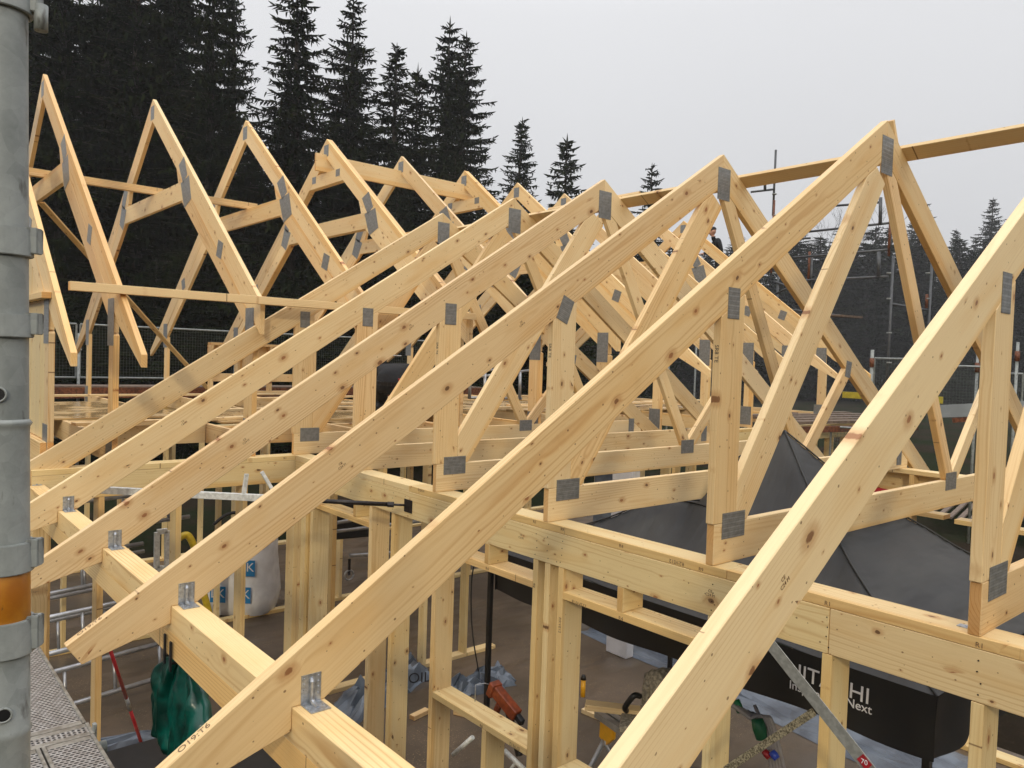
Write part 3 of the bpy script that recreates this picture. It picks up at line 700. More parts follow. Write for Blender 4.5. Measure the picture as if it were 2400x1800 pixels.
def wall_x(label, y, x0, x1, step=0.6, th=0.145, ztop=-1.0, beam=True, group='timber wall frames'):
    r = thing('wall_frame', label, 'wall frame', ((x0+x1)/2, y, FZ), group)
    slab('top_plate', r, x0, x1, y, y+th, ztop-0.045, ztop, 'wood2')
    if beam: slab('beam', r, x0, x1, y, y+0.045, ztop-0.25, ztop-0.047, 'wood2')
    x = x0
    while x < x1-0.05:
        slab('stud', r, x, x+0.045, y+(0.002 if beam else 0), y+th-0.002, FZ+0.047, ztop-(0.252 if beam else 0.047), 'wood2'); x += step
    slab('bottom_plate', r, x0, x1, y, y+th, FZ+0.001, FZ+0.046, 'wood2')
    return r
wall_x('inner partition of studs in the middle of the rear wing', 10.2, 1.3, 9.6, 0.6, 0.12, -1.0, False)
wall_x('outer wall of the rear wing facing the dark wood', 13.80, 1.1, 16.0, 0.6, 0.17)
wall_x('right stretch of the rear wing wall beyond the tent', 6.995, 8.44, 16.0, 0.6, 0.17)
wl4 = wall_x('short partition under the junction of the two roofs', 7.4, 3.9, 6.2, 0.6, 0.12, -1.0, False)

# outer beam carrying the rafter tails
ob = thing('eave_beam', 'laminated beam running along the eaves under the rafter tails with brackets on top', 'beam', (1.11, 3.0, -1.335))
slab('upper_lamella', ob, 1.056, 1.168, -1.4, 6.99, -1.2265, -1.1120, 'glulam')
slab('lower_lamella', ob, 1.0575, 1.1665, -1.4, 6.99, -1.335, -1.2275, 'glulam')
slab('post', ob, 1.06, 1.165, 6.78, 6.93, FZ+0.001, -1.336, 'glulam'); slab('post', ob, 1.06, 1.165, -0.9, -0.75, FZ+0.001, -1.336, 'glulam')

# timber on the attic floor
tag(slab('plywood_sheet', None, 1.30, 2.95, 9.1, 10.3, -0.788, -0.766, 'ply'), 'wet shiny plywood sheet lying on the joists left of the tallest post', 'sheet')
tag(slab('plywood_sheet', None, 1.34, 2.80, 10.32, 11.7, -0.788, -0.766, 'ply'), 'plywood sheet lying behind the wet shiny one on the left joists', 'sheet')
tag(slab('plywood_sheet', None, 3.0, 5.2, 8.2, 9.4, -0.788, -0.766, 'ply'), 'plywood sheet on the attic joists under the kneeling worker', 'sheet')
tag(slab('plywood_sheet', None, 5.25, 7.6, 9.0, 11.4, -0.788, -0.766, 'ply'), 'plywood floor sheet behind the fourth front truss web', 'sheet')
tag(slab('plywood_sheet', None, 7.7, 12.0, 8.4, 10.8, -0.788, -0.766, 'ply'), 'far plywood floor sheets right of the long post', 'sheet')
random.seed(11)
LB = ['pale board lying across the joists left of the tall left post', 'pale board lying behind the kneeling worker', 'board lying flat on the attic floor near the aluminium frame',
      'loose board on the far attic floor behind the third front web', 'board end sticking up near the first node plate', 'board lying slanted across the far joists', 'board beside the far plywood sheets', 'board at the far edge of the attic floor',
      'short loose plank near the rightmost attic truss', 'long plank lying near the far wall of the wing']
for i, (x0, y0, x1, y1, z) in enumerate(((1.6, 8.2, 3.6, 8.5, -.765), (3.2, 9.6, 5.6, 9.75, -.765), (5.3, 10.2, 7.5, 10.4, -.745), (7.9, 9.3, 10.6, 9.5, -.745), (6.9, 8.6, 8.3, 8.7, -.72), (4.4, 11.8, 7.2, 12.3, -.77), (8.4, 8.9, 11.6, 9.1, -.72), (7.0, 11.9, 11.5, 12.1, -.77), (11.5, 9.6, 13.9, 9.8, -.745), (2.2, 12.9, 6.5, 13.1, -.77))):
    loose(LB[i], (x0, y0, z+0.015), (x1, y1, z+0.015), 0.03, 0.12, (0, 0, 1), name='plank', group='loose planks on the attic floor')
lf = thing('low_frame', 'low timber frame with two openings at the far side behind the first front posts', 'timber frame', (5.2, 13.5, -0.77))
slab('top_rail', lf, 4.7, 6.65, 13.45, 13.62, 0.07, 0.115, 'wood'); slab('board', lf, 4.7, 6.65, 13.60, 13.64, -0.16, 0.068, 'wood'); slab('bottom_rail', lf, 4.7, 6.65, 13.45, 13.62, -0.77, -0.725, 'wood'); slab('middle_rail', lf, 4.7, 6.65, 13.60, 13.64, -0.56, -0.42, 'wood')
for x in (4.7, 5.3, 5.75, 6.25, 6.605): slab('stud', lf, x, x+0.045, 13.452, 13.598, -0.724, 0.069, 'wood')
# joist hangers and short joists framing the stair opening on the left
for i, (x0, x1, y, lb) in enumerate(((1.72, 2.86, 8.30, 'trimmer joist between the two left attic trusses, nearer one'), (1.72, 2.86, 9.02, 'trimmer joist between the two left attic trusses, farther one'), (2.92, 4.04, 8.0, 'sunlit trimmer joist beside the stair opening'), (4.10, 5.24, 7.9, 'trimmer joist just behind the last front truss post'))):
    tag(slab('trimmer_joist', None, x0, x1, y, y+0.045, -0.99, -0.795, 'wood'), lb, 'joist')
HAZE = 0.0007
# ------------------------------------------------------------------ ground, slab
def sheet(name, x0, x1, y0, y1, z, mat, kind='structure'):
    o = mesh_obj(name, [(x0, y0, 0), (x1, y0, 0), (x1, y1, 0), (x0, y1, 0)], [(0, 1, 2, 3)], M[mat], None, Matrix.Translation((0, 0, z)), recalc=False)
    o['kind'] = kind; return o
sheet('ground', -400, 600, -300, 700, -3.85, 'ground')
def block(name, x0, x1, y0, y1, z0, z1, mat):
    m = MB(); m.box(x0, x1, y0, y1, z0, z1); o = m.build(name, mat); o['kind'] = 'structure'; return o
block('floor', 0.95, 8.6, -3.0, 6.93, -3.9, FZ, 'floor'); block('floor_wing', 0.95, 16.2, 6.9301, 14.1, -3.9, FZ-0.0001, 'floor').name = 'floor'

def band_mat():
    b = NB('orange_paint_band'); o = b.n('TexCoord').outputs['Object']
    n = b.n('TexNoise', i_Vector=o, i_Scale=25.0, i_Detail=5.0).outputs[0]; n2 = b.n('TexNoise', i_Vector=b.vmath('MULTIPLY', o, (1, 1, 0.5)), i_Scale=48.0, i_Detail=7.0, i_Roughness=0.6).outputs[0]
    c = b.mix(b.ss(n, 0.35, 0.65), (0.50, 0.20, 0.012), (0.33, 0.11, 0.008)); c = b.mix(b.ss(n2, 0.645, 0.66), c, (0.42, 0.42, 0.38)); c = b.mix(b.ss(n2, 0.36, 0.30), c, (0.10, 0.05, 0.02))
    b.bump(n2, 0.2, 0.002); return b.out(Base_Color=c, Roughness=0.35)
M['sawband'] = band_mat()
M['tarp2'] = simple('black_valance_fabric', (0.010, 0.010, 0.011), 0.55, 0, 0.4, 3, 0.3)
# ------------------------------------------------------------------ steel pole with couplers, right in front of the camera
PP = atd(8, 900, 0.85); PR = math.hypot(PP.x, PP.y)
def pz(py):
    return (CF*0.85+CU*((900-py)/FPX*0.85)+CR*((17-1200)/FPX*0.85)).z
pole = thing('scaffold_standard', 'weathered galvanised steel pole with couplers filling the left edge', 'scaffold pole', (PP.x, PP.y, -1.6))
r0 = 0.02415
rt = (CR.x*1.0, CR.y*1.0); rv = Vector((CR.x, CR.y, 0)).normalized(); fv = Vector((CF.x, CF.y, 0)).normalized()
_t, _b = atd(6, 0, 0.85), atd(10, 1800, 0.85)
def PA(z):
    t = (z-_b.z)/(_t.z-_b.z); return _b.lerp(_t, t)
_zs = [pz(1000), pz(996)]+[pz(990-i*70) for i in range(16)]+[pz(-140)]
tube('upper_tube', pole, [PA(z) for z in _zs], r0, 'galv', 48)
def ring_profile(name, zs, rs, mat, parent=pole, seg=48):
    o = tube(name, parent, [PA(z) for z in zs], rs, mat, seg); return o
ring_profile('lower_tube', [-1.6, pz(1950), pz(1800), pz(1722), pz(1712), pz(1704), pz(1012), pz(1000), pz(992), pz(982)], [r0+.0004, r0+.0004, r0+.0004, r0+.0004, r0+.0022, r0+.0006, r0+.0006, r0+.001, r0+.0035, r0-0.0005], 'galv')
ring_profile('paint_band', [pz(1482), pz(1480), pz(1322), pz(1320)], [r0+.0004, r0+.0011, r0+.0011, r0+.0004], 'sawband')
# drilled holes, black plugs paint the shade inside them
for px, py in ((31, 922), (40, 1655)):
    h = MB(); off = (px-8)/FPX*0.85*0.85; d = -math.sqrt(max(1e-6, r0*r0-off*off))
    c = PA(pz(py))+rv*off+fv*(d+0.0)
    nrmv = (rv*off+fv*d).normalized()
    h.tube([c+nrmv*0.0022, c-nrmv*0.0005], [0.0066, 0.0080], 18)
    o = h.build('pin_hole_shade', 'black', pole, smooth=False)
    rg = MB(); up = Vector((0, 0, 1)); sd = nrmv.cross(up)
    rg.tube([c+nrmv*0.0018+(up*math.cos(a)+sd*math.sin(a))*0.0075 for a in [2*math.pi*k/20 for k in range(21)]], 0.0012, 8)
    rg.build('hole_rim', 'galv', pole, smooth=True)
def coupler(y0, y1, ear=98, lip=True, down=False):
    z0, z1 = pz(y1), pz(y0); c = MB(); rr_ = r0+0.0050
    pts = []
    for k in range(0, 41):
        a = R(-200)+R(330)*k/40; pts.append((math.cos(a), math.sin(a)))
    vs, fs = [], []
    n = len(pts)
    for z, q in ((z0, 0), (z1, 0)):
        for ca, sa in pts:
            vs.append(PA(z)+rv*ca*rr_-fv*sa*rr_)
        for ca, sa in pts:
            vs.append(PA(z)+rv*ca*(r0+.0008)-fv*sa*(r0+.0008))
    for k in range(n-1):
        fs += [(k, k+1, 2*n+k+1, 2*n+k), (n+k, n+k+1, 3*n+k+1, 3*n+k), (k, k+1, n+k+1, n+k), (2*n+k, 2*n+k+1, 3*n+k+1, 3*n+k)]
    fs += [(0, n, 3*n, 2*n), (n-1, 2*n-1, 4*n-1, 3*n-1)]
    c.add(vs, fs)
    e = (ear-1200)/FPX*0.862-(8-1200)/FPX*0.85
    q_ = PA((z0+z1)/2); q_.z = 0; a0 = q_+rv*(r0-0.002)+fv*0.000; a1 = q_+rv*e+fv*0.006
    dz = 0.003 if not down else 0.0
    for zz in (z0+0.001,):
        p0 = a0+Vector((0, 0, (z0+z1)/2+dz)); p1 = a1+Vector((0, 0, (z0+z1)/2+dz))
        c.bar(p0, p1, (z1-z0)*0.94, 0.0045, (0, 0, 1))
        q0 = p1+fv*0.0; c.bar(q0-rv*0.002, q0-rv*0.002+fv*0.010, (z1-z0)*0.94, 0.0040, (0, 0, 1))
        c.bar(p0+fv*0.014, p1+fv*0.010, (z1-z0)*0.9, 0.004, (0, 0, 1))
    o = c.build('coupler', 'galv', pole, bevel=0.0009)
    for f in o.data.polygons: f.use_smooth = False
    return o
for y0, y1, ear in ((-60, 30, 98), (535, 600, 96), (736, 790, 97), (1268, 1338, 96), (1448, 1530, 96)): coupler(y0, y1, ear)
b = MB(); c0 = PA(pz(44))+rv*0.036+fv*0.01; b.tube([c0+Vector((0, 0, 0.02)), c0-Vector((0, 0, 0.008))], 0.007, 12)
b.build('coupler_bolt', 'galv', pole, smooth=True)

# ------------------------------------------------------------------ perforated walkway
def deck_material():
    b = NB('perforated_deck'); o = b.n('TexCoord').outputs['Object']; s = b.n('SeparateXYZ', i_0=o)
    v = b.math('DIVIDE', s.outputs[0], 0.0185); row = b.math('FLOOR', v)
    u = b.math('ADD', b.math('DIVIDE', s.outputs[2], 0.0210), b.math('MULTIPLY', b.math('MODULO', b.math('ABSOLUTE', row), 2.0), 0.5))
    fu = b.math('SUBTRACT', b.math('FRACT', u), 0.5); fv_ = b.math('SUBTRACT', b.math('FRACT', v), 0.5)
    e = b.math('ADD', b.math('POWER', b.math('DIVIDE', b.math('ABSOLUTE', fu), 0.36), 2.0), b.math('POWER', b.math('DIVIDE', b.math('ABSOLUTE', fv_), 0.27), 2.0))
    hole = b.math('LESS_THAN', e, 1.0)
    lip = b.math('MULTIPLY', b.ss(e, 1.0, 2.6, 1.0, 0.0), b.math('SUBTRACT', 1.0, hole))
    n = b.n('TexNoise', i_Vector=o, i_Scale=30.0, i_Detail=6.0).outputs[0]
    c = b.mix(b.ss(n, 0.35, 0.65), (0.30, 0.275, 0.25), (0.44, 0.42, 0.40))
    c = b.mix(hole, c, (0.010, 0.010, 0.012))
    b.bump(b.math('SUBTRACT', b.math('MULTIPLY', lip, 1.0), b.math('MULTIPLY', hole, 1.2)), 1.0, 0.004)
    return b.out(Base_Color=c, Roughness=0.4, Metallic=0.35)
M['perf'] = deck_material()
DZ = -1.6
def deck(label, x0, x1, y0, y1):
    r = thing('scaffold_deck', label, 'scaffold deck', ((x0+x1)/2, y0, DZ), 'perforated steel walkway decks')
    m = 0.014
    slab('perforated_plate', r, x0+m, x1-m, y0+0.03, y1-0.03, DZ-0.0035, DZ-0.0015, 'perf', bevel=0)
    for xx in (x0, x1-m): slab('side_rail', r, xx, xx+m, y0, y1, DZ-0.05, DZ+0.004, 'deck', bevel=0.002)
    for yy in (y0, y1-0.03): slab('end_cap', r, x0+m+.0005, x1-m-.0005, yy, yy+0.03, DZ-0.045, DZ+0.001, 'deck', bevel=0.002)
    return r
deck('narrow perforated steel deck nearest the camera in the bottom left corner', 0.582, 0.770, 1.35, 3.47)
deck('perforated steel deck left of the narrow one, mostly behind the pole', 0.27, 0.576, 1.35, 3.47)
deck('long perforated steel deck running away beyond the joint', 0.30, 0.768, 3.60, 6.6)
deck('short perforated bridging strip between the walkway decks', 0.44, 0.775, 3.478, 3.592)
o = MB(); o.box(0.772, 0.785, 3.49, 3.515, DZ-0.03, DZ+0.03); tag(o.build('deck_latch', 'galv'), 'small steel latch standing at the walkway joint', 'latch')
# ledgers that carry the walkway
for i, yy in enumerate((1.4, 3.53, 6.4)):
    tag(tube('transom', None, [(-0.1, yy, DZ-0.09), (0.83, yy, DZ-0.09)], 0.024, 'galv', 16), ['near', 'middle', 'far'][i]+' steel transom tube under the perforated walkway', 'scaffold tube', 'walkway transoms')

# ------------------------------------------------------------------ struts
st = thing('telescopic_strut', 'white and dark telescopic strut bolted to the wall beam by a black plate', 'strut', (3.2, 5.0, -1.16))
P1 = atX(215, 1147, 1.32)
P2 = atX(950, 1184, 3.20); mid = P1.lerp(P2, 0.66)
bar('white_tube', st, P1, P1.lerp(P2, 0.58), 0.05, 0.035, (0, 0, 1), 'bar_white'); bar('red_collar', st, P1.lerp(P2, 0.581), P1.lerp(P2, 0.66), 0.045, 0.034, (0, 0, 1), 'red')
tube('dark_rod', st, [P1.lerp(P2, 0.661), P1.lerp(P2, 0.955)], 0.017, 'darksteel', 14); tube('threaded_end', st, [P1.lerp(P2, 0.956), P2], 0.009, 'darksteel', 10)
tube('end_nut', st, [P1.lerp(P2, 0.94), P1.lerp(P2, 0.962)], 0.022, 'darksteel', 6, smooth=False)
pm = atX(958, 1186, xa)
slab('fixing_plate', st, xa-0.008, xa-0.003, pm.y-0.055, pm.y+0.055, pm.z-0.05, pm.z+0.05, 'darksteel')
q = P1.lerp(P2, 0.47); bar('hinged_leg', st, q, q+Vector((0.02, 0.0, 0.17)), 0.03, 0.02, (1, 0, 0), 'bar_white')
q = P1.lerp(P2, 0.59)+Vector((0, 0.1, 0.02)); bar('hinged_leg', st, q, q+Vector((-0.09, 0.05, 0.17)), 0.025, 0.015, (1, 0, 0), 'bar_white')

sb = thing('steel_brace', 'grey steel angle brace below the wall beam at lower right, with red 70 label', 'brace', (2.8, 1.5, -1.5))
A_, B_ = atX(1770, 1465, 2.86), atX(2075, 1850, 2.86)
bar('long_arm', sb, A_, B_, 0.052, 0.004, (0, 0.2, 1), 'oldsteel', bevel=0.0006); dv = (B_-A_).normalized()
ez_ = Vector((-1, 0, 0)); ez2 = (ez_-dv*ez_.dot(dv)).normalized(); pv = dv.cross(ez2)
bar('long_arm_flange', sb, A_+pv*0.024+Vector((0.022, 0, 0)), B_+pv*0.024+Vector((0.022, 0, 0)), 0.004, 0.045, pv, 'oldsteel', bevel=0.0006)
C_, D_ = atX(1700, 1805, 2.88), atX(1908, 1668, 2.88)
bar('cross_arm', sb, C_, D_, 0.030, 0.006, (0, 0.5, 1), 'wornsteel', bevel=0.0006)
lp_ = atX(2026, 1786, 2.853)
text('size_label', sb, '70', 0.026, lp_+Vector((-0.002, 0, 0)), -Vector((0, 1, 0)).lerp(-dv, 0.0), (0, 0, 1), 'white', th=0.001)
lb_ = bar('label_patch', sb, lp_-dv*0.022, lp_+dv*0.022, 0.036, 0.0012, (0, 0.2, 1), 'red', bevel=0)

# ------------------------------------------------------------------ black party tent inside the building
def tent():
    r = thing('party_tent', 'black pop-up tent with white lettering on its valance inside the building', 'tent', (5.2, 3.1, FZ))
    x0, x1, y0, y1, ze, zp = 4.0, 6.32, 1.44, 4.80, -1.56, -0.462; cx, cy = 5.19, 2.99
    N = 48; vs, fs = [], []
    for j in range(N+1):
        for i in range(N+1):
            x = x0+(cx-x0)*i/24 if i <= 24 else cx+(x1-cx)*(i-24)/24; y = y0+(cy-y0)*j/24 if j <= 24 else cy+(y1-cy)*(j-24)/24
            ux = (x-cx)/(x1-cx) if x > cx else (cx-x)/(cx-x0); uy = (y-cy)/(y1-cy) if y > cy else (cy-y)/(cy-y0)
            d = max(ux, uy); s = 1-d
            h = 0.70*s+0.30*s**2.6
            dm = min(ux, uy)/max(d, 1e-3)
            h -= 0.05*math.sin(math.pi*min(1, s*1.05))*(1-dm**3)*0.9      # panels sag between the ribs
            # second crown toward the near right corner
            q = math.exp(-(((x-5.28)/0.60)**2+((y-1.88)/0.50)**2)); h += 0.10*q
            h += 0.006*math.sin(x*9+y*4)+0.004*math.sin(y*17-x*3)
            z = ze+(zp-ze)*max(-0.04, h)
            if y > 3.36: z = min(z, -1.02+max(0, (3.425-y)/0.065)*0.5)      # pressed down under the bottom chord
            if 2.19 < y < 2.33: z = min(z, -1.006)
            vs.append((x, y, z))
    for j in range(N):
        for i in range(N): a = j*(N+1)+i; fs.append((a, a+1, a+N+2, a+N+1))
    n0 = len(vs); vs += [(v[0], v[1], v[2]-0.006) for v in vs[:n0]]; fs += [tuple(k+n0 for k in reversed(f)) for f in fs[:]]
    c = mesh_obj('canopy', vs, fs, M['tarp'], r, smooth=True, recalc=False)
    G = lambda i, j: Vector(vs[j*(N+1)+i])+Vector((0, 0, 0.004))
    for sx, sy in ((1, 1), (1, -1), (-1, 1), (-1, -1)):
        tube('rib_seam', r, [G(24+sx*k, 24+sy*k) for k in range(0, 25)], 0.007, 'tarp', 6)
    K_ = 9; rg_ = [G(24-K_+k, 24-K_) for k in range(2*K_)]+[G(24+K_, 24-K_+k) for k in range(2*K_)]+[G(24+K_-k, 24+K_) for k in range(2*K_)]+[G(24-K_, 24+K_-k) for k in range(2*K_+1)]
    tube('cross_seam', r, rg_, 0.005, 'tarp2', 6)
    # valance: four wavy bands
    for nm, a, b in (('w', (x0, y1), (x0, y0)), ('s', (x0, y0), (x1, y0)), ('e', (x1, y0), (x1, y1)), ('n', (x1, y1), (x0, y1))):
        K = 60; vs, fs = [], []
        d = Vector((b[0]-a[0], b[1]-a[1], 0)); nn = Vector((d.y, -d.x, 0)).normalized()*-1
        for k in range(K+1):
            t = k/K; p = Vector((a[0], a[1], 0))+d*t
            for h, zz in ((0, ze), (1, ze-0.16), (2, ze-0.32)):
                wv = 0.012*math.sin(t*23+h)*h
                vs.append((p.x+nn.x*wv, p.y+nn.y*wv, zz))
        for k in range(K):
            for h in range(2): q = k*3+h; fs.append((q, q+3, q+4, q+1))
        n0 = len(vs); vs += [(v[0]+nn.x*-0.004, v[1]+nn.y*-0.004, v[2]) for v in vs]; fs += [tuple(i+n0 for i in reversed(f)) for f in fs]
        mesh_obj('valance', vs, fs, M['tarp2'], r, smooth=True, recalc=False)
    for x, y in ((x0+.05, y0+.05), (x1-.05, y0+.05), (x1-.05, y1-.05), (x0+.03, y1+0.10)):
        lg = slab('leg', r, x-0.019, x+0.019, y-0.019, y+0.019, FZ+0.01, ze-0.02, 'black'); 
        slab('foot_plate', lg, x-0.06, x+0.06, y-0.06, y+0.06, FZ+0.001, FZ+0.009, 'black')
    _p = atX(1945, 1597, x0); _q = atX(1947, 1634, x0)
    text('brand_lettering', r, 'HITACHI', 0.116, (x0-0.028, _p.y, _p.z), (0, -1, -0.02), (0, 0, 1), 'letterwhite', th=0.002)
    for _w, _px, _py in (('Inspire', 1885, 1617), ('the', 1953, 1633), ('Next', 2012, 1655)):
        _q = atX(_px, _py, x0-0.034); text('slogan_lettering', r, _w, 0.066, _q, (0, -1, 0), (0, 0, 1), 'letterwhite', th=0.002)
    return r
tent()
cab = tube('cable', None, curve_pts([(4.0, 5.03, -1.60), (3.98, 5.09, -1.85), (3.96, 5.04, -2.25), (3.98, 4.96, -2.6)], 8), 0.006, 'black', 8); tag(cab, 'black cable hanging beside the left tent leg', 'cable')

# ------------------------------------------------------------------ things on the floor
def rainsuit():
    from mathutils import noise
    r = thing('rain_suit', 'dark green oilskin suit hanging from the eaves beam on black clips', 'rain suit', (1.13, 3.3, -1.34))
    def cloth(name, rows, K, xm, seed):
        NR = 46; vs, fs = [], []
        for i in range(NR):
            t = i/(NR-1)*(len(rows)-1); a = min(int(t), len(rows)-2); u = t-a; z, ya, yb, dp = [rows[a][k]*(1-u)+rows[a+1][k]*u for k in range(4)]
            for k in range(K):
                an = 2*math.pi*k/K; c_, s_ = math.cos(an), math.sin(an)
                yy = (ya+yb)/2+(yb-ya)/2*math.copysign(abs(c_)**0.8, c_); fold = 0.006*math.sin(yy*80+z*9+seed)+0.006*math.sin(yy*42-z*16+seed)
                n_ = noise.noise(Vector((yy*9+seed, z*3.5, s_*1.5)))*0.022; n2 = -abs(noise.noise(Vector((yy*22+z*6, z*7+seed, s_))))*0.016
                vs.append((xm+dp*math.copysign(abs(s_)**0.7, s_)+fold+n_+n2, yy+n_*0.6, z+n2*0.8))
        for i in range(NR-1):
            for k in range(K): k2 = (k+1) % K; fs.append((i*K+k, i*K+k2, (i+1)*K+k2, (i+1)*K+k))
        fs += [tuple(range(K)), tuple(range(len(vs)-1, len(vs)-K-1, -1))]
        o = mesh_obj(name, vs, fs, M['green'], r)
        for f in o.data.polygons: f.use_smooth = len(f.vertices) == 4
    cloth('jacket', [(-1.33, 3.40, 3.52, 0.015), (-1.40, 3.30, 3.55, 0.03), (-1.48, 3.22, 3.58, 0.045), (-1.62, 3.12, 3.58, 0.055), (-1.80, 3.04, 3.54, 0.06), (-1.95, 3.02, 3.50, 0.06), (-2.3, 3.05, 3.46, 0.055), (-2.7, 3.02, 3.48, 0.05)], 56, 1.13, 1.0)
    cloth('sleeve', [(-1.36, 3.46, 3.54, 0.012), (-1.42, 3.50, 3.63, 0.025), (-1.50, 3.53, 3.70, 0.035), (-1.60, 3.53, 3.72, 0.035), (-1.70, 3.50, 3.70, 0.035), (-1.76, 3.46, 3.66, 0.03), (-1.79, 3.42, 3.58, 0.012)], 40, 1.085, 4.0)
    for y, z in ((3.49, -1.30), (3.41, -1.31)):
        m = MB(); m.box(1.043, 1.051, y-0.010, y+0.010, z-0.075, z+0.055); m.box(1.043, 1.180, y-0.008, y+0.008, z-0.045, z-0.036); m.build('clip', 'black', r, bevel=0.002)
rainsuit()
rp = thing('marking_pole', 'slim red pole with a grey middle sleeve leaning over the floor at left', 'pole', (2.0, 7.3, FZ))
A1, A2 = atX(250, 1498, 1.55), atX(334, 1750, 2.0)
tube('red_section', rp, [A1, A1.lerp(A2, 0.52)], 0.014, 'red', 12); tube('grey_sleeve', rp, [A1.lerp(A2, 0.521), A1.lerp(A2, 0.63)], 0.016, 'alu', 12); tube('red_section', rp, [A1.lerp(A2, 0.631), A2], 0.014, 'red', 12)

# LK bag
bagc = atZ(572, 1428, FZ); bx_, by_ = bagc.x, bagc.y
def bag():
    r = thing('material_bag', 'big white sack printed with blue LK squares behind the wing studs', 'bag', (bx_, by_, FZ))
    h = Vector((CR.x, CR.y, 0)).normalized(); f = Vector((CF.x, CF.y, 0)).normalized(); vs, fs = [], []
    rows = [(0, .34), (.03, .42), (.25, .45), (.5, .44), (.75, .42), (1.0, .40), (1.12, .36)]; K = 32
    for i, (z, rr_) in enumerate(rows):
        for k in range(K):
            a = 2*math.pi*k/K; ca, sa = math.cos(a), math.sin(a); q = (abs(ca)**4+abs(sa)**4)**-0.25
            rad = rr_*q*(1+0.02*math.sin(a*6+i*2)); p = Vector((bx_, by_, FZ+z))+h*ca*rad+f*sa*rad*0.85; vs.append(p)
    for i in range(len(rows)-1):
        for k in range(K): k2 = (k+1) % K; fs.append((i*K+k, i*K+k2, (i+1)*K+k2, (i+1)*K+k))
    fs += [tuple(range(K)), tuple(range(len(vs)-1, len(vs)-K-1, -1))]
    c = Vector((bx_, by_, FZ)); mesh_obj('sack', [v-c for v in vs], fs, M['white'], r, Matrix.Translation(c), smooth=True)
    front = -f*0.415
    for u, v in ((-0.22, 0.33), (0.12, 0.33), (0.17, 0.70), (-0.17, 0.72)):
        ctr = Vector((bx_, by_, FZ+v))+h*u+front*1.0
        pc = bar('logo_square', r, ctr-h*0.105, ctr+h*0.105, 0.22, 0.004, (0, 0, 1), 'blueprint', bevel=0.001)
        text('logo_letters', r, 'LK', 0.17, ctr-f*0.006+Vector((0, 0, 0.01)), h, (0, 0, 1), 'letterwhite', th=0.002)
bag()
# aluminium ladder and scaffold frames lying behind the wing wall
def ladder(label, p0, p1, width, n, mat='alu', upv=(0, 0, 1)):
    r = thing('aluminium_frame', label, 'ladder', tuple(p0), 'aluminium frames stacked inside the wing')
    p0, p1 = Vector(p0), Vector(p1); u = Vector(upv)
    for s in (0, 1): tube('rail', r, [p0+u*width*s, p1+u*width*s], 0.025, mat, 12)
    for i in range(n):
        q = p0.lerp(p1, (i+0.5)/n); tube('rung', r, [q+u*0.02, q+u*(width-0.02)], 0.016, mat, 10)
    return r
for i, (y, z, dx) in enumerate(((8.1, -3.45, 0), (8.4, -3.0, 0.3), (8.8, -2.55, -0.2), (9.2, -3.3, 0.2), (9.5, -2.1, 0.5), (9.85, -2.9, 0.1))):
    ladder(['lowest aluminium frame on the floor behind the left studs', 'second aluminium frame above the lowest one at left', 'aluminium frame leaning at mid height behind the left studs',
            'aluminium frame lying farther back on the wing floor', 'upper aluminium frame close under the attic joists', 'aluminium frame in front of the inner partition'][i], (0.9+dx*0.5, y, z), (2.7+dx, y+0.3, z+0.02), 0.34, 4, upv=(0.0, 0.25, 0.97))
hz = tube('garden_hose', None, curve_pts([atY(418, 1262, 7.9), atY(440, 1255, 7.9), atY(457, 1290, 7.9), atY(452, 1330, 8.0), atY(480, 1400, 8.0), (3.0, 8.0, -3.4)], 8), 0.035, 'hose', 12); tag(hz, 'fat yellow hose looping behind the studs', 'hose')
h2 = tube('cable', None, curve_pts([atY(500, 1230, 8.3), atY(530, 1207, 8.3), atY(560, 1202, 8.3), atY(590, 1215, 8.4)], 8), 0.018, 'black', 8); tag(h2, 'black cable arching above the yellow hose', 'cable')
fr = thing('window_frame', 'narrow white window frame standing on the wing floor by the yellow hose', 'window frame', (2.3, 8.0, -2.3))
a_, b_, c_, d_ = atY(368, 1247, 7.8), atY(392, 1244, 7.8), atY(392, 1332, 7.8), atY(367, 1332, 7.8)
for q0, q1 in ((a_, b_), (b_, c_), (c_, d_), (d_, a_)): bar('frame_bar', fr, q0, q1, 0.03, 0.05, (0, 1, 0), 'bar_white')
# foils
def foil(label, pts, z=FZ+0.004, mat='foil', h=0.06, seed=1, name='plastic_foil'):
    rnd = random.Random(seed); N = 12; vs, fs = [], []
    A, B, C, D = [Vector((p[0], p[1], 0)) for p in pts]
    for j in range(N+1):
        for i in range(N+1):
            u, v = i/N, j/N; p = A*(1-u)*(1-v)+B*u*(1-v)+C*u*v+D*(1-u)*v
            e = min(u, v, 1-u, 1-v)*6; e = min(1, e)
            vs.append((p.x+rnd.uniform(-.03, .03), p.y+rnd.uniform(-.03, .03), z+e*h*rnd.random()))
    for j in range(N):
        for i in range(N): a = j*(N+1)+i; fs.append((a, a+1, a+N+2, a+N+1))
    n0 = len(vs); vs += [(v[0], v[1], v[2]-0.003) for v in vs]; fs += [tuple(k+n0 for k in reversed(f)) for f in fs]
    return tag(mesh_obj(name, vs, fs, M[mat], None, recalc=False), label, 'plastic sheet', 'sheets of foil on the floor')
foil('crumpled pale foil strip on the floor behind the bottom left studs', [(1.3, 7.45), (3.4, 7.0), (3.4, 7.35), (1.4, 7.8)], seed=2, h=0.10)
foil('blue grey foil folded on the floor in the middle of the wing', [(3.75, 6.6), (5.1, 7.15), (5.2, 7.7), (3.85, 7.2)], seed=3, h=0.22)
f3 = foil('blue printed foil beside the left tent leg', [(5.1, 6.9), (5.9, 6.9), (5.7, 6.4), (4.9, 6.5)], seed=4, h=0.16)
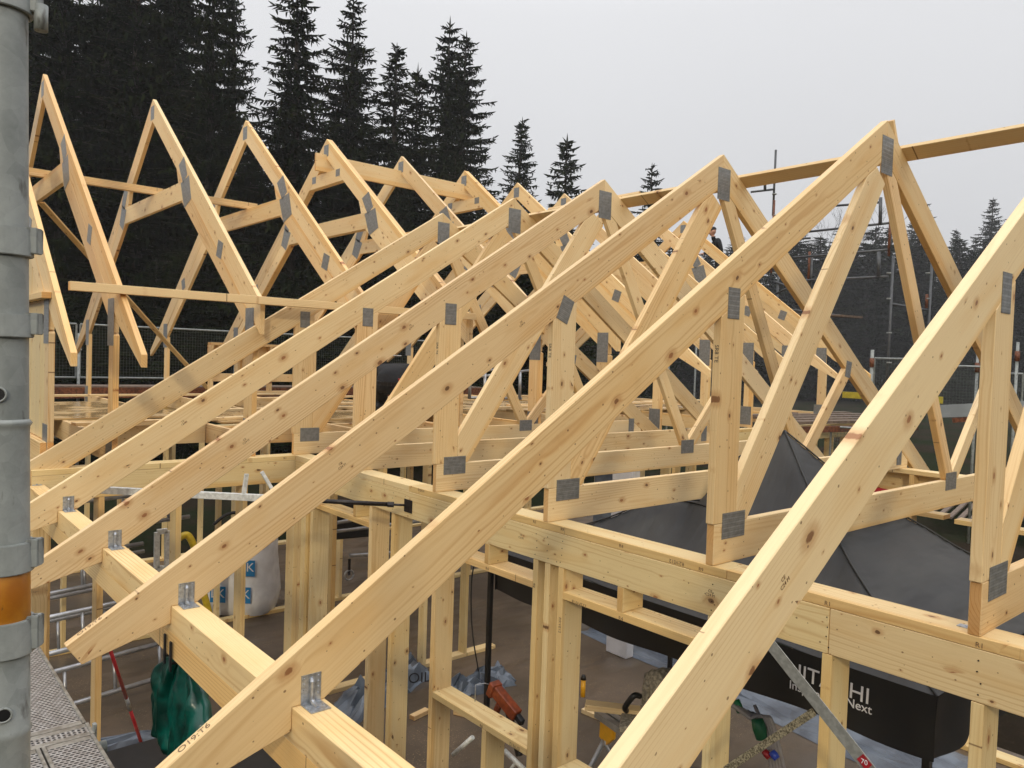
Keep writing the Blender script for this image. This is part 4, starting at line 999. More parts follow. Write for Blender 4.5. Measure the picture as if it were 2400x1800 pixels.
foil('long blue foil along the far wall behind the tent', [(7.0, 1.6), (8.15, 2.6), (8.2, 7.2), (7.5, 7.2)], seed=5, h=0.08)
text_p = atZ(975, 1590, FZ+0.12); text('foil_lettering', f3, 'FOIL', 0.16, (text_p.x, text_p.y, text_p.z), (0.9, -0.4, 0), (0, 0, 1), 'inkblack', th=0.001)
rl_ = thing('black_roll', 'black felt roll standing at the bottom left below the rain suit', 'roll', (1.9, 7.0, FZ)); 
bk = MB(); bk.box(1.4, 3.0, 5.3, 6.75, FZ+0.001, FZ+0.35); bk.build('folded_sheet', 'black', rl_, bevel=0.02)
bk = MB(); bk.box(1.45, 2.95, 5.35, 6.7, FZ+0.352, FZ+0.40); bk.build('top_fold', 'black', rl_, bevel=0.015)

# nail gun hanging at the window sill
def nailgun():
    P = Vector((3.52, 4.20, -2.47)); r = thing('nail_gun', 'orange red nail gun hooked on the window sill board', 'nail gun', tuple(P))
    def B(nm, a, b, w_, t_, mat, up=(0, 0, 1), bv=0.006): return bar(nm, r, P+Vector(a), P+Vector(b), w_, t_, up, mat, bevel=bv)
    B('body', (0.02, 0.03, 0.10), (0.05, -0.20, -0.03), 0.085, 0.07, 'orange'); B('motor_housing', (0.02, 0.05, 0.10), (0.02, 0.0, 0.08), 0.11, 0.09, 'orange')
    B('magazine', (0.05, -0.10, -0.02), (0.05, -0.24, -0.30), 0.05, 0.035, 'black'); B('handle', (0.05, 0.0, -0.02), (0.05, 0.08, -0.22), 0.045, 0.035, 'orange'); B('battery', (0.05, 0.05, -0.22), (0.05, 0.14, -0.30), 0.08, 0.06, 'black')
    B('nose', (0.05, -0.20, -0.03), (0.05, -0.26, -0.06), 0.05, 0.04, 'black'); B('grip_panel', (0.012, 0.0, 0.07), (0.012, -0.12, 0.01), 0.03, 0.004, 'black', bv=0.001)
    hk = [P+Vector((-0.10, 0.09, 0.00)), P+Vector((-0.10, 0.09, 0.13)), P+Vector((-0.04, 0.06, 0.135)), P+Vector((-0.0, 0.05, 0.12))]
    tube('belt_hook', r, hk, 0.0035, 'zinc', 8)
nailgun()
# trestle / saw stand with wide foil covered saw on it
def sawstand():
    P = atZ(1450, 1720, -2.78); r = thing('saw_stand', 'folding saw stand with amber brackets and grey legs behind the sill', 'saw stand', (P.x, P.y, FZ))
    a, b = atZ(1400, 1672, -2.75), atZ(1475, 1725, -2.75); d = (b-a).normalized()
    bar('rail', r, a, a+d*1.5, 0.05, 0.06, (0, 0, 1), 'alu'); bar('rail', r, a+Vector((0.1, 0.12, 0)), a+d*1.5+Vector((0.1, 0.12, 0)), 0.05, 0.05, (0, 0, 1), 'alu')
    for t in (0.10, 1.35):
        q = a+d*t
        m = MB(); sd = d
        prof = [(-0.06, 0.0), (0.10, -0.03), (0.10, -0.12), (0.02, -0.20), (-0.07, -0.17)]
        n = d.cross(Vector((0, 0, 1))).normalized()
        vs = [q+sd*u+Vector((0, 0, v))-n*0.035 for u, v in prof]+[q+sd*u+Vector((0, 0, v))+n*0.0 for u, v in prof]
        k = len(prof); m.add(vs, [tuple(range(k)), tuple(range(2*k-1, k-1, -1))]+[(i, (i+1) % k, (i+1) % k+k, i+k) for i in range(k)])
        m.build('bracket', 'sawyellow', r, bevel=0.004)
        foot = q+Vector((0, 0, 0)); ft = Vector((q.x-0.25, q.y+0.22, FZ+0.02)); tube('leg', r, [q+Vector((0, 0, -0.17)), ft], 0.019, 'alu', 12)
        ft2 = Vector((q.x+0.35, q.y-0.25, FZ+0.02)); tube('leg', r, [q+Vector((0, 0, -0.17)), ft2], 0.019, 'alu', 12)
    P3 = atZ(1530, 1640, -2.5)
    s = thing('mitre_saw', 'dusty mitre saw standing on the stand, mostly behind the nearest rafter', 'mitre saw', (P3.x, P3.y, -2.72))
    def E(nm, c, sc, mat, seed):
        bm = bmesh.new(); bmesh.ops.create_icosphere(bm, subdivisions=3, radius=1.0); rn = random.Random(seed)
        for v in bm.verts: v.co = Vector((v.co.x*sc[0], v.co.y*sc[1], v.co.z*sc[2]))*(1+0.10*math.sin(v.co.x*9+seed)*math.sin(v.co.z*8))
        me = bpy.data.meshes.new(nm); bm.to_mesh(me); bm.free(); me.materials.append(M[mat]); o = bpy.data.objects.new(nm, me); COL.objects.link(o)
        for f in me.polygons: f.use_smooth = True
        place(o, s, Matrix.Translation(c))
    E('blade_guard', P3+Vector((0.02, 0.0, 0.10)), (0.03, 0.11, 0.11), 'dusty', 1); E('motor', P3+Vector((0.10, -0.02, 0.14)), (0.11, 0.08, 0.08), 'dusty', 2)
    bar('arm', s, P3+Vector((0, 0.05, 0.10)), P3+Vector((0.05, 0.10, -0.16)), 0.07, 0.06, (1, 0, 0), 'dusty', bevel=0.01); bar('table', s, P3+Vector((-0.15, 0.18, -0.19)), P3+Vector((0.15, -0.22, -0.19)), 0.05, 0.26, (0, 0, 1), 'dusty', bevel=0.01)
    tube('handle', s, curve_pts([P3+Vector((-0.03, 0.1, 0.0)), P3+Vector((-0.10, 0.10, 0.02)), P3+Vector((-0.12, 0.16, -0.08)), P3+Vector((-0.06, 0.2, -0.14))], 5), 0.022, 'black', 10)
    w0, w1 = atZ(1372, 1652, -2.66), atZ(1505, 1668, -2.66)
    tag(bar('timber_offcut', None, w0, w0+(w1-w0)*1.25, 0.045, 0.10, (0, 0, 1), 'wood'), 'short pale board lying on the mitre saw stand', 'board')
sawstand()
bt = thing('spray_bottle', 'small amber and black drill bit holder leaning on the stud left of the saw', 'tool', tuple(atX(1367, 1615, 3.6)))
q = atX(1367, 1600, 3.6); tube('body', bt, [q+Vector((0, 0, -0.09)), q+Vector((0, 0, 0.02))], 0.016, 'sawyellow', 12); tube('cap', bt, [q+Vector((0, 0, 0.021)), q+Vector((0, 0, 0.05))], [0.02, 0.012], 'black', 12)
# conduit bundle
cb = thing('conduit_bundle', 'bundle of grey conduits bound with green, blue and red tape rising from the floor', 'conduits', (5.6, 3.1, FZ))
base = Vector((4.75, 2.55, FZ))
for i in range(5):
    a = atX(1715+i*12, 1652+i*5, 4.35+0.05*i); c2 = atX(1795+i*6, 1725, 4.5); e = Vector((4.72+0.04*i, 2.50-0.02*i, FZ+0.01))
    tube('conduit', cb, curve_pts([a, a.lerp(c2, 0.5)+Vector((0, 0, 0.02)), c2, e], 8), 0.014, 'conduit', 10)
def wrap(px, py, mat, rr_=0.05, h=0.06):
    c = atX(px, py, 4.45); tube('tape_wrap', cb, [c+Vector((0, 0.02, h/2)), c+Vector((0, 0, 0)), c-Vector((0, 0.02, h/2))], [rr_*.85, rr_, rr_*.8], mat, 14)
wrap(1730, 1655, 'tapegreen', 0.028, 0.07); wrap(1768, 1690, 'tapeblue', 0.020, 0.06); wrap(1780, 1708, 'tapegreen', 0.045, 0.12); wrap(1797, 1768, 'red', 0.024, 0.03); wrap(1815, 1770, 'tapeblue', 0.026, 0.03)
tube('loose_tube', cb, [atX(1768, 1652, 4.5), atX(1790, 1700, 4.5)], 0.012, 'conduit', 8)
# white trolley tubes near the bottom centre
tr = thing('tube_trolley', 'white tubular trolley frame on the floor behind the sill cripple', 'trolley', (4.1, 4.6, FZ))
A3, B3 = atX(1063, 1768, 3.9), atX(1108, 1728, 3.95); tube('frame_tube', tr, [A3, B3], 0.02, 'bar_white', 12); tube('frame_tube', tr, [atX(1183, 1760, 3.9), atX(1230, 1805, 3.9)], 0.02, 'bar_white', 12); tube('frame_tube', tr, [atX(1210, 1785, 3.9), atX(1190, 1812, 3.9)], 0.012, 'bar_white', 10)
# shopping trolley-like cart far behind
ct = thing('wheeled_cart', 'dark wheeled cart standing in the wing behind the first studs', 'cart', tuple(atY(805, 1250, 8.4)))
pc = atY(806, 1250, 8.4); bar('crate', ct, pc+Vector((-0.3, 0.1, 0.2)), pc+Vector((0.3, 0.0, 0.2)), 0.45, 0.5, (0, 0, 1), 'black', bevel=0.02)
pw = atY(818, 1348, 8.4); wv = [pw+Vector((0.06*math.cos(a), 0, 0.06*math.sin(a))) for a in [2*math.pi*k/16 for k in range(17)]]
tube('wheel', ct, wv, 0.012, 'alu', 8); bar('fork', ct, pw, pw+Vector((0, 0, 0.2)), 0.03, 0.02, (1, 0, 0), 'darksteel')
# round tubes seen beyond W1 (scaffold frame tubes in the wing)
for i, (a, b, lb) in enumerate((((790, 1225), (870, 1210), 'upper grey tube behind the double studs'), ((790, 1245), (1010, 1218), 'middle grey tube behind the double studs'), ((820, 1302), (1000, 1290), 'lower grey tube behind the double studs'))):
    tag(tube('steel_tube', None, [atY(*a, 8.0), atY(*b, 8.0)], 0.022, 'alu', 12), lb, 'tube', 'grey tubes inside the wing')
# white tall boxes with dark print seen through the wall at centre
for i, (px, X, lb) in enumerate(((1466, 7.3, 'tall white wrapped pack standing at the middle of the far room'), (1420, 7.9, 'grey door leaf leaning in the far room'))):
    c = atX(px, 1180, X); m = MB(); m.box(c.x-0.02, c.x+0.12, c.y-0.12, c.y+0.22, FZ+0.001, -1.15); o = m.build('wrapped_pack', 'foil' if i else 'white', None, bevel=0.01); tag(o, lb, 'pack')

# ------------------------------------------------------------------ scaffolding and fences
def mesh_panel(parent, a, b, z0, z1, step=0.05, wire=0.0026, name='mesh_panel', frame=0.018):
    a, b = Vector((a[0], a[1], 0)), Vector((b[0], b[1], 0)); L_ = (b-a).length; m = MB(); d = (b-a).normalized(); n = Vector((-d.y, d.x, 0))
    def wirebar(p, q, w_, up):
        m.bar(p, q, w_, w_, up)
    k = int(L_/step)
    for i in range(1, k): p = a+d*(L_*i/k); wirebar(p+Vector((0, 0, z0)), p+Vector((0, 0, z1)), wire, n)
    k = int((z1-z0)/step)
    for i in range(1, k): z = z0+(z1-z0)*i/k; wirebar(a+n*wire+Vector((0, 0, z)), b+n*wire+Vector((0, 0, z)), wire, Vector((0, 0, 1)))
    o = m.build(name, 'meshwire', parent)
    f = MB(); r4 = [a+Vector((0, 0, z0)), b+Vector((0, 0, z0)), b+Vector((0, 0, z1)), a+Vector((0, 0, z1))]
    for i in range(4): f.tube([r4[i], r4[(i+1) % 4]], frame, 8)
    f.build('panel_frame', 'meshframe', o)
    return o
# left rear eaves scaffold
xs = [0.4, 3.05, 5.85, 8.6, 11.4]; YS = 15.35
names = ['leftmost mesh guard panel behind the leftmost truss tail', 'mesh guard panel between the two left truss tails', 'mesh guard panel behind the crossing front rafters', 'mesh guard panel behind the kneeling worker']
for i in range(4):
    r = thing('guard_panel', names[i], 'mesh panel', (xs[i], YS, -0.6), 'mesh guard panels along the rear eaves'); mesh_panel(r, (xs[i]+0.03, YS), (xs[i+1]-0.03, YS), -0.58, 0.36)
for i, x in enumerate(xs):
    r = thing('scaffold_standard', ['first', 'second', 'third', 'fourth', 'fifth'][i]+' upright of the rear eaves scaffold counted from the left', 'scaffold pole', (x, YS-0.06, -3.85), 'rear eaves uprights')
    tube('tube', r, [(x, YS-0.06, -3.85), (x, YS-0.06, 0.45 if i != 1 else 0.20)], 0.024, 'galv', 12); tube('rosette', r, [(x, YS-0.06, -0.10), (x, YS-0.06, -0.07)], 0.05, 'galv', 12)
dk = thing('rear_walkway', 'weathered rear scaffold walkway with orange edge boards seen between the truss tails', 'scaffold deck', (5, 14.9, -0.72))
for j in range(3): slab('deck_plank', dk, 0.2, 11.6, 14.62+j*0.24, 14.84+j*0.24, -0.745, -0.70, 'plank')
slab('edge_board', dk, 0.2, 11.6, 14.575, 14.60, -0.90, -0.72, 'rust'); 
for i in range(5): tube('bearer', dk, [(0.5+i*2.7, 14.55, -0.93), (0.5+i*2.7, 15.5, -0.93)], 0.024, 'galv', 10)
for i, z in enumerate((-1.1, -1.6)): tag(tube('ledger', None, [(0.2, 15.2, z), (11.6, 15.2, z)], 0.024, 'galv', 10), ['upper', 'lower'][i]+' horizontal tube below the rear walkway', 'scaffold tube')

# right side: stair tower and roof edge protection
M['towersteel'] = simple('dull_grey_tube', (0.10, 0.105, 0.11), 0.5, 0.4, 0.3, 12)
def tower():
    r = thing('scaffold_tower', 'tall scaffold tower with guard rails at upper right of the building', 'scaffold tower', (14.8, 6.6, -3.85), 'scaffolding beyond the right side')
    def up(px, y0, y1, d, mat='towersteel', rad=0.024, nm='standard'):
        p = atd(px, (y0+y1)/2, d); za, zb = atd(px, y0, d).z, atd(px, y1, d).z
        return tube(nm, r, [(p.x, p.y, zb), (p.x, p.y, za)], rad, mat, 12), p
    def rail(p0, p1, d0, d1, rad=0.023, mat='towersteel', nm='ledger'): return tube(nm, r, [atd(*p0, d0), atd(*p1, d1)], rad, mat, 10)
    d1, d2, d3 = 17.0, 14.5, 15.6
    up(1815, 352, 505, d1); up(1811, 470, 640, d1, 'rust'); up(1817, 600, 1000, d1); up(2087, 460, 500, d2, 'rust'); up(2085, 500, 600, d2, 'rust'); up(2084, 600, 1000, d2); up(2175, 617, 980, d3); up(2172, 690, 722, d3, 'rust', 0.028)
    up(1896, 590, 660, d1-1, 'rust'); up(1901, 600, 690, d1-1)
    for x_, d in ((1815, d1), (2084, d2), (2175, d3)):
        for yy in (455, 505, 640, 700, 780, 850):
            if yy < 600 and x_ != 1815: continue
            p = atd(x_, yy, d); tube('rosette', r, [p+Vector((0, 0, 0.012)), p-Vector((0, 0, 0.012))], 0.048, 'galv', 10)
    rail((1760, 450), (1812, 444), 17, 17); rail((1793, 412), (1793, 447), 17, 17, 0.03)
    rail((1896, 543), (2082, 523), 15.8, 14.5); rail((2064, 463), (2063, 526), 14.6, 14.6, 0.032); rail((2065, 474), (1960, 482), 14.6, 15.6)
    rail((1860, 604), (2085, 585), 16, 14.5); rail((1880, 658), (2082, 648), 16, 14.5); rail((2060, 590), (2059, 648), 14.6, 14.6, 0.035)
    rail((2088, 712), (2174, 727), 14.5, 15.6); rail((1860, 560), (1900, 558), 16.5, 16.4)
    rail((1815, 660), (1900, 690), 17, 16.4); rail((1815, 690), (1900, 652), 17, 16.4); rail((1800, 720), (1990, 742), 17, 16)
    rail((2130, 620), (2160, 712), 15, 15.5, 0.014)
    p = atd(1860, 700, 17); bar('platform', r, atd(1790, 735, 17.5), atd(2000, 742, 15.5), 0.04, 0.6, (0, 0, 1), 'plank')
    return r
tower()
for i, (x_, y0, y1, d, lb) in enumerate(((2045, 820, 1010, 14.2, 'stubby scaffold post with rusty collar left of the right mesh panels'), (2386, 802, 1010, 13.0, 'scaffold post at the far right edge'), (2292, 830, 1010, 13.6, 'thin perforated scaffold post seen through the mesh'))):
    r = thing('scaffold_standard', lb, 'scaffold pole', tuple(atd(x_, y1, d)), 'right roof edge posts'); p = atd(x_, y0, d); zb = atd(x_, y1, d).z
    tube('tube', r, [(p.x, p.y, zb-2.0), (p.x, p.y, p.z)], 0.03 if i == 0 else 0.024, 'galv', 12)
    tube('collar', r, [(p.x, p.y, p.z-0.15), (p.x, p.y, p.z-0.32)], 0.04, 'rust', 12)
pa, pb, pc_ = atd(2050, 845, 14.3), atd(2140, 845, 13.8), atd(2300, 845, 13.4); pd = atd(2400, 845, 13.1)
for i, (a, b) in enumerate(((pa, pb), (pb, pc_), (pc_, pd))):
    r = thing('guard_panel', ['left mesh panel of the right roof edge, beside the stubby post', 'middle mesh panel of the right roof edge', 'mesh panel at the far right behind the front post'][i], 'mesh panel', (a.x, a.y, -0.9), 'mesh panels of the right roof edge')
    mesh_panel(r, (a.x, a.y), (b.x, b.y), -0.62, 0.24-0.10*i)
# deck, toe board, blocks to the right
r = thing('right_walkway', 'dark planked scaffold walkway behind the tent peak', 'scaffold deck', (13, 7, -0.9))
a0, a1 = atZ(1850, 990, -0.85), atZ(2140, 985, -0.85)
for j in range(5):
    o_ = Vector((0.5*j*0.25*1.0, 0.25*j, 0))*1.0; bar('deck_plank', r, a0+o_*1.6, a1+o_*1.6, 0.045, 0.24, (0, 0, 1), 'plank')
bar('fascia', r, a0+Vector((-0.2, -0.16, -0.10)), a1+Vector((-0.2, -0.16, -0.10)), 0.10, 0.03, (0, 0, 1), 'rust')
tag(bar('toe_board', None, atd(1975, 925, 13.6), atd(2210, 938, 12.4), 0.11, 0.03, (0, 0, 1), 'yellow'), 'yellow toe board on the right walkway', 'board')
tag(bar('concrete_blocks', None, atd(2190, 965, 12.6), atd(2420, 955, 11.4), 0.20, 0.3, (0, 0, 1), 'greyblock'), 'pale grey insulation blocks lying along the right roof edge', 'blocks')
tag(bar('orange_beam', None, atd(2235, 985, 11.6), atd(2420, 975, 10.8), 0.07, 0.1, (0, 0, 1), 'rust'), 'orange formwork beam under the grey blocks', 'beam')
tag(bar('red_tarp', None, atd(2040, 1147, 10.4), atd(2110, 1145, 10.2), 0.12, 0.3, (0, 0, 1), 'red'), 'strip of red material glimpsed under the top plate of the far wall', 'material')
o = thing('guard_panel', 'small mesh panel under the right walkway left of the nearest rafter', 'mesh panel', tuple(atd(1950, 1060, 12.5)), 'mesh panels of the right roof edge')
pa, pb = atd(1948, 1000, 12.6), atd(2120, 1000, 12.0); mesh_panel(o, (pa.x, pa.y), (pb.x, pb.y), -1.9, -0.92)
for i in range(9):
    a, b = atZ(2090+i*30, 1190+i*16, -3.3+0*i), atZ(2400+i*30, 1285+i*16, -3.3)
st_ = thing('plank_stack', 'stack of dark slats lying on the ground beyond the far wall', 'slats', tuple(atZ(2250, 1240, -3.5)))
c0 = atZ(2140, 1215, -3.45)
for i in range(16):
    p = c0+Vector((0.9, -0.33*i*0.7, 0.0)); bar('slat', st_, p, p+Vector((5.5, 1.2, 0)), 0.05, 0.11, (0, 0, 1), 'plank')
af = thing('aluminium_frame', 'upright aluminium frame standing on the attic floor behind the fourth front truss', 'frame', tuple(atY(1130, 950, 11.2)))
for (x0_, x1_) in ((1100, 1103), (1135, 1137), (1180, 1182), (1218, 1219)): tube('upright', af, [atY(x0_, 935, 11.2), atY(x1_, 872, 11.2)], 0.03, 'alu', 10)
tube('cross_tube', af, [atY(1098, 932, 11.2), atY(1222, 934, 11.2)], 0.025, 'alu', 10); tube('cross_tube', af, [atY(1105, 885, 11.2), atY(1240, 868, 11.2)], 0.022, 'alu', 10); tube('cross_tube', af, [atY(1100, 876, 11.2), atY(1180, 862, 11.2)], 0.02, 'alu', 10)

# ------------------------------------------------------------------ people
def skin_person(name, label, J, E_, Rd, hand_roots, head, fwd, mats, hat=None, group=None, extra=None):
    """J joints (world), E_ edges, Rd radii; head=(centre, r); fwd = facing direction"""
    base = Vector(J['pelvis']); root = thing(name, label, 'person', tuple(base), group)
    names = list(J); vs = [Vector(J[n])-base for n in names]; ed = [(names.index(a), names.index(b)) for a, b in E_]; rad = [Rd[n] for n in names]
    for (w_, dirv, side) in hand_roots:                        # five short chains per hand
        wi = names.index(w_); d = Vector(dirv).normalized(); s = Vector(side).normalized()
        palm = len(vs); vs.append(vs[wi]+d*0.055); rad.append(0.026); ed.append((wi, palm))
        for q, ln in ((-0.030, 0.060), (-0.011, 0.075), (0.009, 0.078), (0.028, 0.068)):
            a = len(vs); vs.append(vs[palm]+d*0.035+s*q); rad.append(0.0095); ed.append((palm, a))
            b = len(vs); vs.append(vs[a]+d*ln*0.8+Vector((0, 0, -0.02))); rad.append(0.0075); ed.append((a, b))
        a = len(vs); vs.append(vs[wi]+d*0.03-s*0.045); rad.append(0.011); ed.append((wi, a)); b = len(vs); vs.append(vs[a]+d*0.05-s*0.01); rad.append(0.009); ed.append((a, b))
    me = bpy.data.meshes.new('body'); me.from_pydata([tuple(v) for v in vs], ed, []); tmp = bpy.data.objects.new('body', me); COL.objects.link(tmp)
    sk = tmp.modifiers.new('sk', 'SKIN'); 
    for i, r_ in enumerate(rad): me.skin_vertices[0].data[i].radius = (r_, r_)
    me.skin_vertices[0].data[names.index('pelvis')].use_root = True
    ss_ = tmp.modifiers.new('ss', 'SUBSURF'); ss_.levels = 2; ss_.render_levels = 2
    bpy.context.view_layer.update(); dg = bpy.context.evaluated_depsgraph_get(); m2 = bpy.data.meshes.new_from_object(tmp.evaluated_get(dg)); bpy.data.objects.remove(tmp)
    # head with brow, nose, chin and ears added to the same surface
    bm = bmesh.new(); bm.from_mesh(m2); hc = Vector(head[0])-base; hr = head[1]; f = Vector(fwd).normalized(); up = Vector(head[2]).normalized(); sd = f.cross(up).normalized()
    geo = bmesh.ops.create_icosphere(bm, subdivisions=3, radius=1.0)['verts']
    for v in geo:
        a, b, c = v.co.x, v.co.y, v.co.z
        k = 1.0-0.22*max(0, -c)                                            # narrow toward the chin
        dd = f*(a*hr*0.98)+sd*(b*hr*0.78*k)+up*(c*hr*1.18)
        if a > 0.75 and abs(b) < 0.28 and -0.35 < c < 0.12: dd += f*hr*0.24*(1-abs(b)/0.28)       # nose
        if a > 0.70 and 0.05 < c < 0.3 and 0.15 < abs(b) < 0.5: dd -= f*hr*0.06                    # eye sockets
        if a > 0.7 and -0.62 < c < -0.45: dd -= f*hr*0.05                                          # mouth line
        if abs(b) > 0.93 and abs(c) < 0.3: dd += sd*hr*0.18*(1 if b > 0 else -1)                   # ears
        v.co = hc+dd
    bm.to_mesh(m2); bm.free()
    for n_ in mats: m2.materials.append(M[n_])
    hf = hc
    for p in m2.polygons:
        c = p.center; p.use_smooth = True
        if (c-hc).length < hr*1.45: p.material_index = 2
        elif any((c-(Vector(J[w_])-base)).length < 0.15 and (c-(Vector(J[w_])-base)).dot(Vector(d_)) > 0.0 for w_, d_, s_ in hand_roots): p.material_index = 2
        elif c.z < 0.02: p.material_index = 1
        else: p.material_index = 0
    o = bpy.data.objects.new('body', m2); COL.objects.link(o); place(o, root, Matrix.Translation(base))
    # eyes
    for s_ in (-1, 1):
        m = MB(); c = Vector(head[0])+f*hr*0.86+sd*hr*0.30*s_+up*hr*0.12; m.tube([c, c+f*0.008], [0.008, 0.004], 8); m.build('eye', 'inkblack', root)
    # hat
    bm = bmesh.new(); bmesh.ops.create_icosphere(bm, subdivisions=3, radius=1.0)
    bmesh.ops.delete(bm, geom=[v for v in bm.verts if v.co.z < 0.12-0.1*v.co.x], context='VERTS')
    for v in bm.verts: v.co = f*(v.co.x*hr*1.07)+sd*(v.co.y*hr*0.90)+up*(v.co.z*hr*1.28)
    me = bpy.data.meshes.new('beanie'); bm.to_mesh(me); bm.free(); me.materials.append(M[hat or 'clothdark'])
    for p in me.polygons: p.use_smooth = True
    h = bpy.data.objects.new('beanie', me); COL.objects.link(h); s2 = h.modifiers.new('t', 'SOLIDIFY'); s2.thickness = 0.008; place(h, root, Matrix.Translation(Vector(head[0])))
    if extra: extra(root)
    return root
# kneeling worker seen from behind, bent forward
bz = -0.745; c = atY(912, 930, 8.7); cx, cy = c.x, c.y
h = Vector((CR.x, CR.y, 0)).normalized(); f = Vector((CF.x, CF.y, 0)).normalized(); O = Vector((cx, cy, 0))
def W_(a, b, z): return tuple(O+h*a+f*b+Vector((0, 0, z)))
J = dict(pelvis=W_(0, 0, bz+0.36), waist=W_(0.0, 0.10, bz+0.47), chest=W_(0.0, 0.24, bz+0.58), neck=W_(0.0, 0.44, bz+0.56), head=W_(0.0, 0.50, bz+0.53),
         lsh=W_(-0.17, 0.36, bz+0.56), rsh=W_(0.17, 0.36, bz+0.57), lel=W_(-0.22, 0.44, bz+0.30), rel=W_(0.30, 0.42, bz+0.40), lwr=W_(-0.16, 0.60, bz+0.12), rwr=W_(0.34, 0.58, bz+0.22),
         lhip=W_(-0.11, 0.0, bz+0.32), rhip=W_(0.11, 0.0, bz+0.32), lkn=W_(-0.15, 0.30, bz+0.07), rkn=W_(0.15, 0.30, bz+0.07), lan=W_(-0.14, -0.10, bz+0.07), ran=W_(0.14, -0.10, bz+0.07), lto=W_(-0.14, -0.22, bz+0.05), rto=W_(0.14, -0.22, bz+0.05))
Ed = [('pelvis', 'waist'), ('waist', 'chest'), ('chest', 'neck'), ('neck', 'head'), ('chest', 'lsh'), ('chest', 'rsh'), ('lsh', 'lel'), ('lel', 'lwr'), ('rsh', 'rel'), ('rel', 'rwr'), ('pelvis', 'lhip'), ('pelvis', 'rhip'), ('lhip', 'lkn'), ('rhip', 'rkn'), ('lkn', 'lan'), ('rkn', 'ran'), ('lan', 'lto'), ('ran', 'rto')]
Rd = dict(pelvis=.165, waist=.155, chest=.175, neck=.075, head=.06, lsh=.085, rsh=.085, lel=.055, rel=.055, lwr=.036, rwr=.036, lhip=.115, rhip=.115, lkn=.075, rkn=.075, lan=.05, ran=.05, lto=.04, rto=.04)
def extra1(root):
    p = Vector(W_(0, 0.24, bz+0.74)); bar('reflective_stripe', root, p-h*0.11, p+h*0.11, 0.012, 0.02, (0, 0, 1), 'reflect')
    b = MB(); 
    for k in range(24):
        a0, a1 = 2*math.pi*k/24, 2*math.pi*(k+1)/24; P_ = lambda a: Vector(W_(0.185*math.cos(a), 0.03+0.17*math.sin(a), bz+0.40+0.03*math.sin(a)))
        b.bar(P_(a0), P_(a1), 0.05, 0.012, (0, 0, 1))
    b.build('tool_belt', 'black', root)
    q = Vector(W_(0.17, -0.06, bz+0.34)); bar('tool_pouch', root, q+Vector((0, 0, 0.06)), q-Vector((0, 0, 0.12)), 0.12, 0.06, f, 'clothgrey', bevel=0.01)
    q = Vector(W_(0.14, -0.12, bz+0.42)); bar('red_tool', root, q, q+Vector((0, 0, 0.03)), 0.03, 0.02, f, 'red')
skin_person('person', 'person in black workwear and tool belt bending down on the attic floor, seen from behind', J, Ed, Rd, [('lwr', f*0.7-Vector((0, 0, .5)), h), ('rwr', f*0.7-Vector((0, 0, .5)), h)],
            (W_(0.0, 0.60, bz+0.50), 0.10, tuple(f*0.6+Vector((0, 0, 0.8)))), f*0.8-Vector((0, 0, 0.6)), ['clothdark', 'clothgrey', 'skin'], extra=extra1)
# standing worker far back, facing left
d = 22.0; hc = atd(1670, 542, d); O = Vector((hc.x, hc.y, 0)); zt = hc.z-1.68; lf = -h
def W_(a, b, z): return tuple(O+lf*a+f*b+Vector((0, 0, zt+z)))
J = dict(pelvis=W_(-0.22, 0, 0.92), waist=W_(-0.20, 0, 1.08), chest=W_(-0.15, 0, 1.30), neck=W_(-0.03, 0, 1.50), head=W_(0.0, 0, 1.58), lsh=W_(-0.12, -0.18, 1.40), rsh=W_(-0.12, 0.18, 1.40), lel=W_(-0.22, -0.24, 1.13), rel=W_(0.0, 0.24, 1.16), lwr=W_(0.0, -0.20, 1.02), rwr=W_(0.20, 0.16, 1.05),
         lhip=W_(-0.22, -0.10, 0.88), rhip=W_(-0.22, 0.10, 0.88), lkn=W_(-0.14, -0.11, 0.48), rkn=W_(-0.18, 0.11, 0.48), lan=W_(-0.20, -0.11, 0.09), ran=W_(-0.22, 0.11, 0.09), lto=W_(-0.02, -0.12, 0.04), rto=W_(-0.04, 0.12, 0.04))
Rd = dict(pelvis=.15, waist=.14, chest=.165, neck=.06, head=.055, lsh=.08, rsh=.08, lel=.055, rel=.055, lwr=.035, rwr=.035, lhip=.10, rhip=.10, lkn=.065, rkn=.065, lan=.045, ran=.045, lto=.04, rto=.04)
skin_person('person', 'person in a black jacket and beanie standing high on the far scaffold above the rafters', J, Ed, Rd, [('lwr', lf, f), ('rwr', lf, f)], (tuple(O+Vector((0, 0, zt+1.67))), 0.105, (0, 0, 1)), lf*1.0-Vector((0, 0, 0.25)), ['clothdark', 'clothgrey', 'skin'])
pl = thing('scaffold_deck', 'far scaffold platform the beanie-wearing worker stands on', 'scaffold deck', (O.x, O.y, zt-0.06))
slab('platform', pl, O.x-1.2, O.x+1.4, O.y-0.5, O.y+0.5, zt-0.06, zt-0.005, 'plank')
for dx, dy in ((-1.15, -.45), (1.35, -.45), (-1.15, .45), (1.35, .45)): tube('standard', pl, [(O.x+dx, O.y+dy, -3.85), (O.x+dx, O.y+dy, zt-0.07)], 0.024, 'galv', 10)

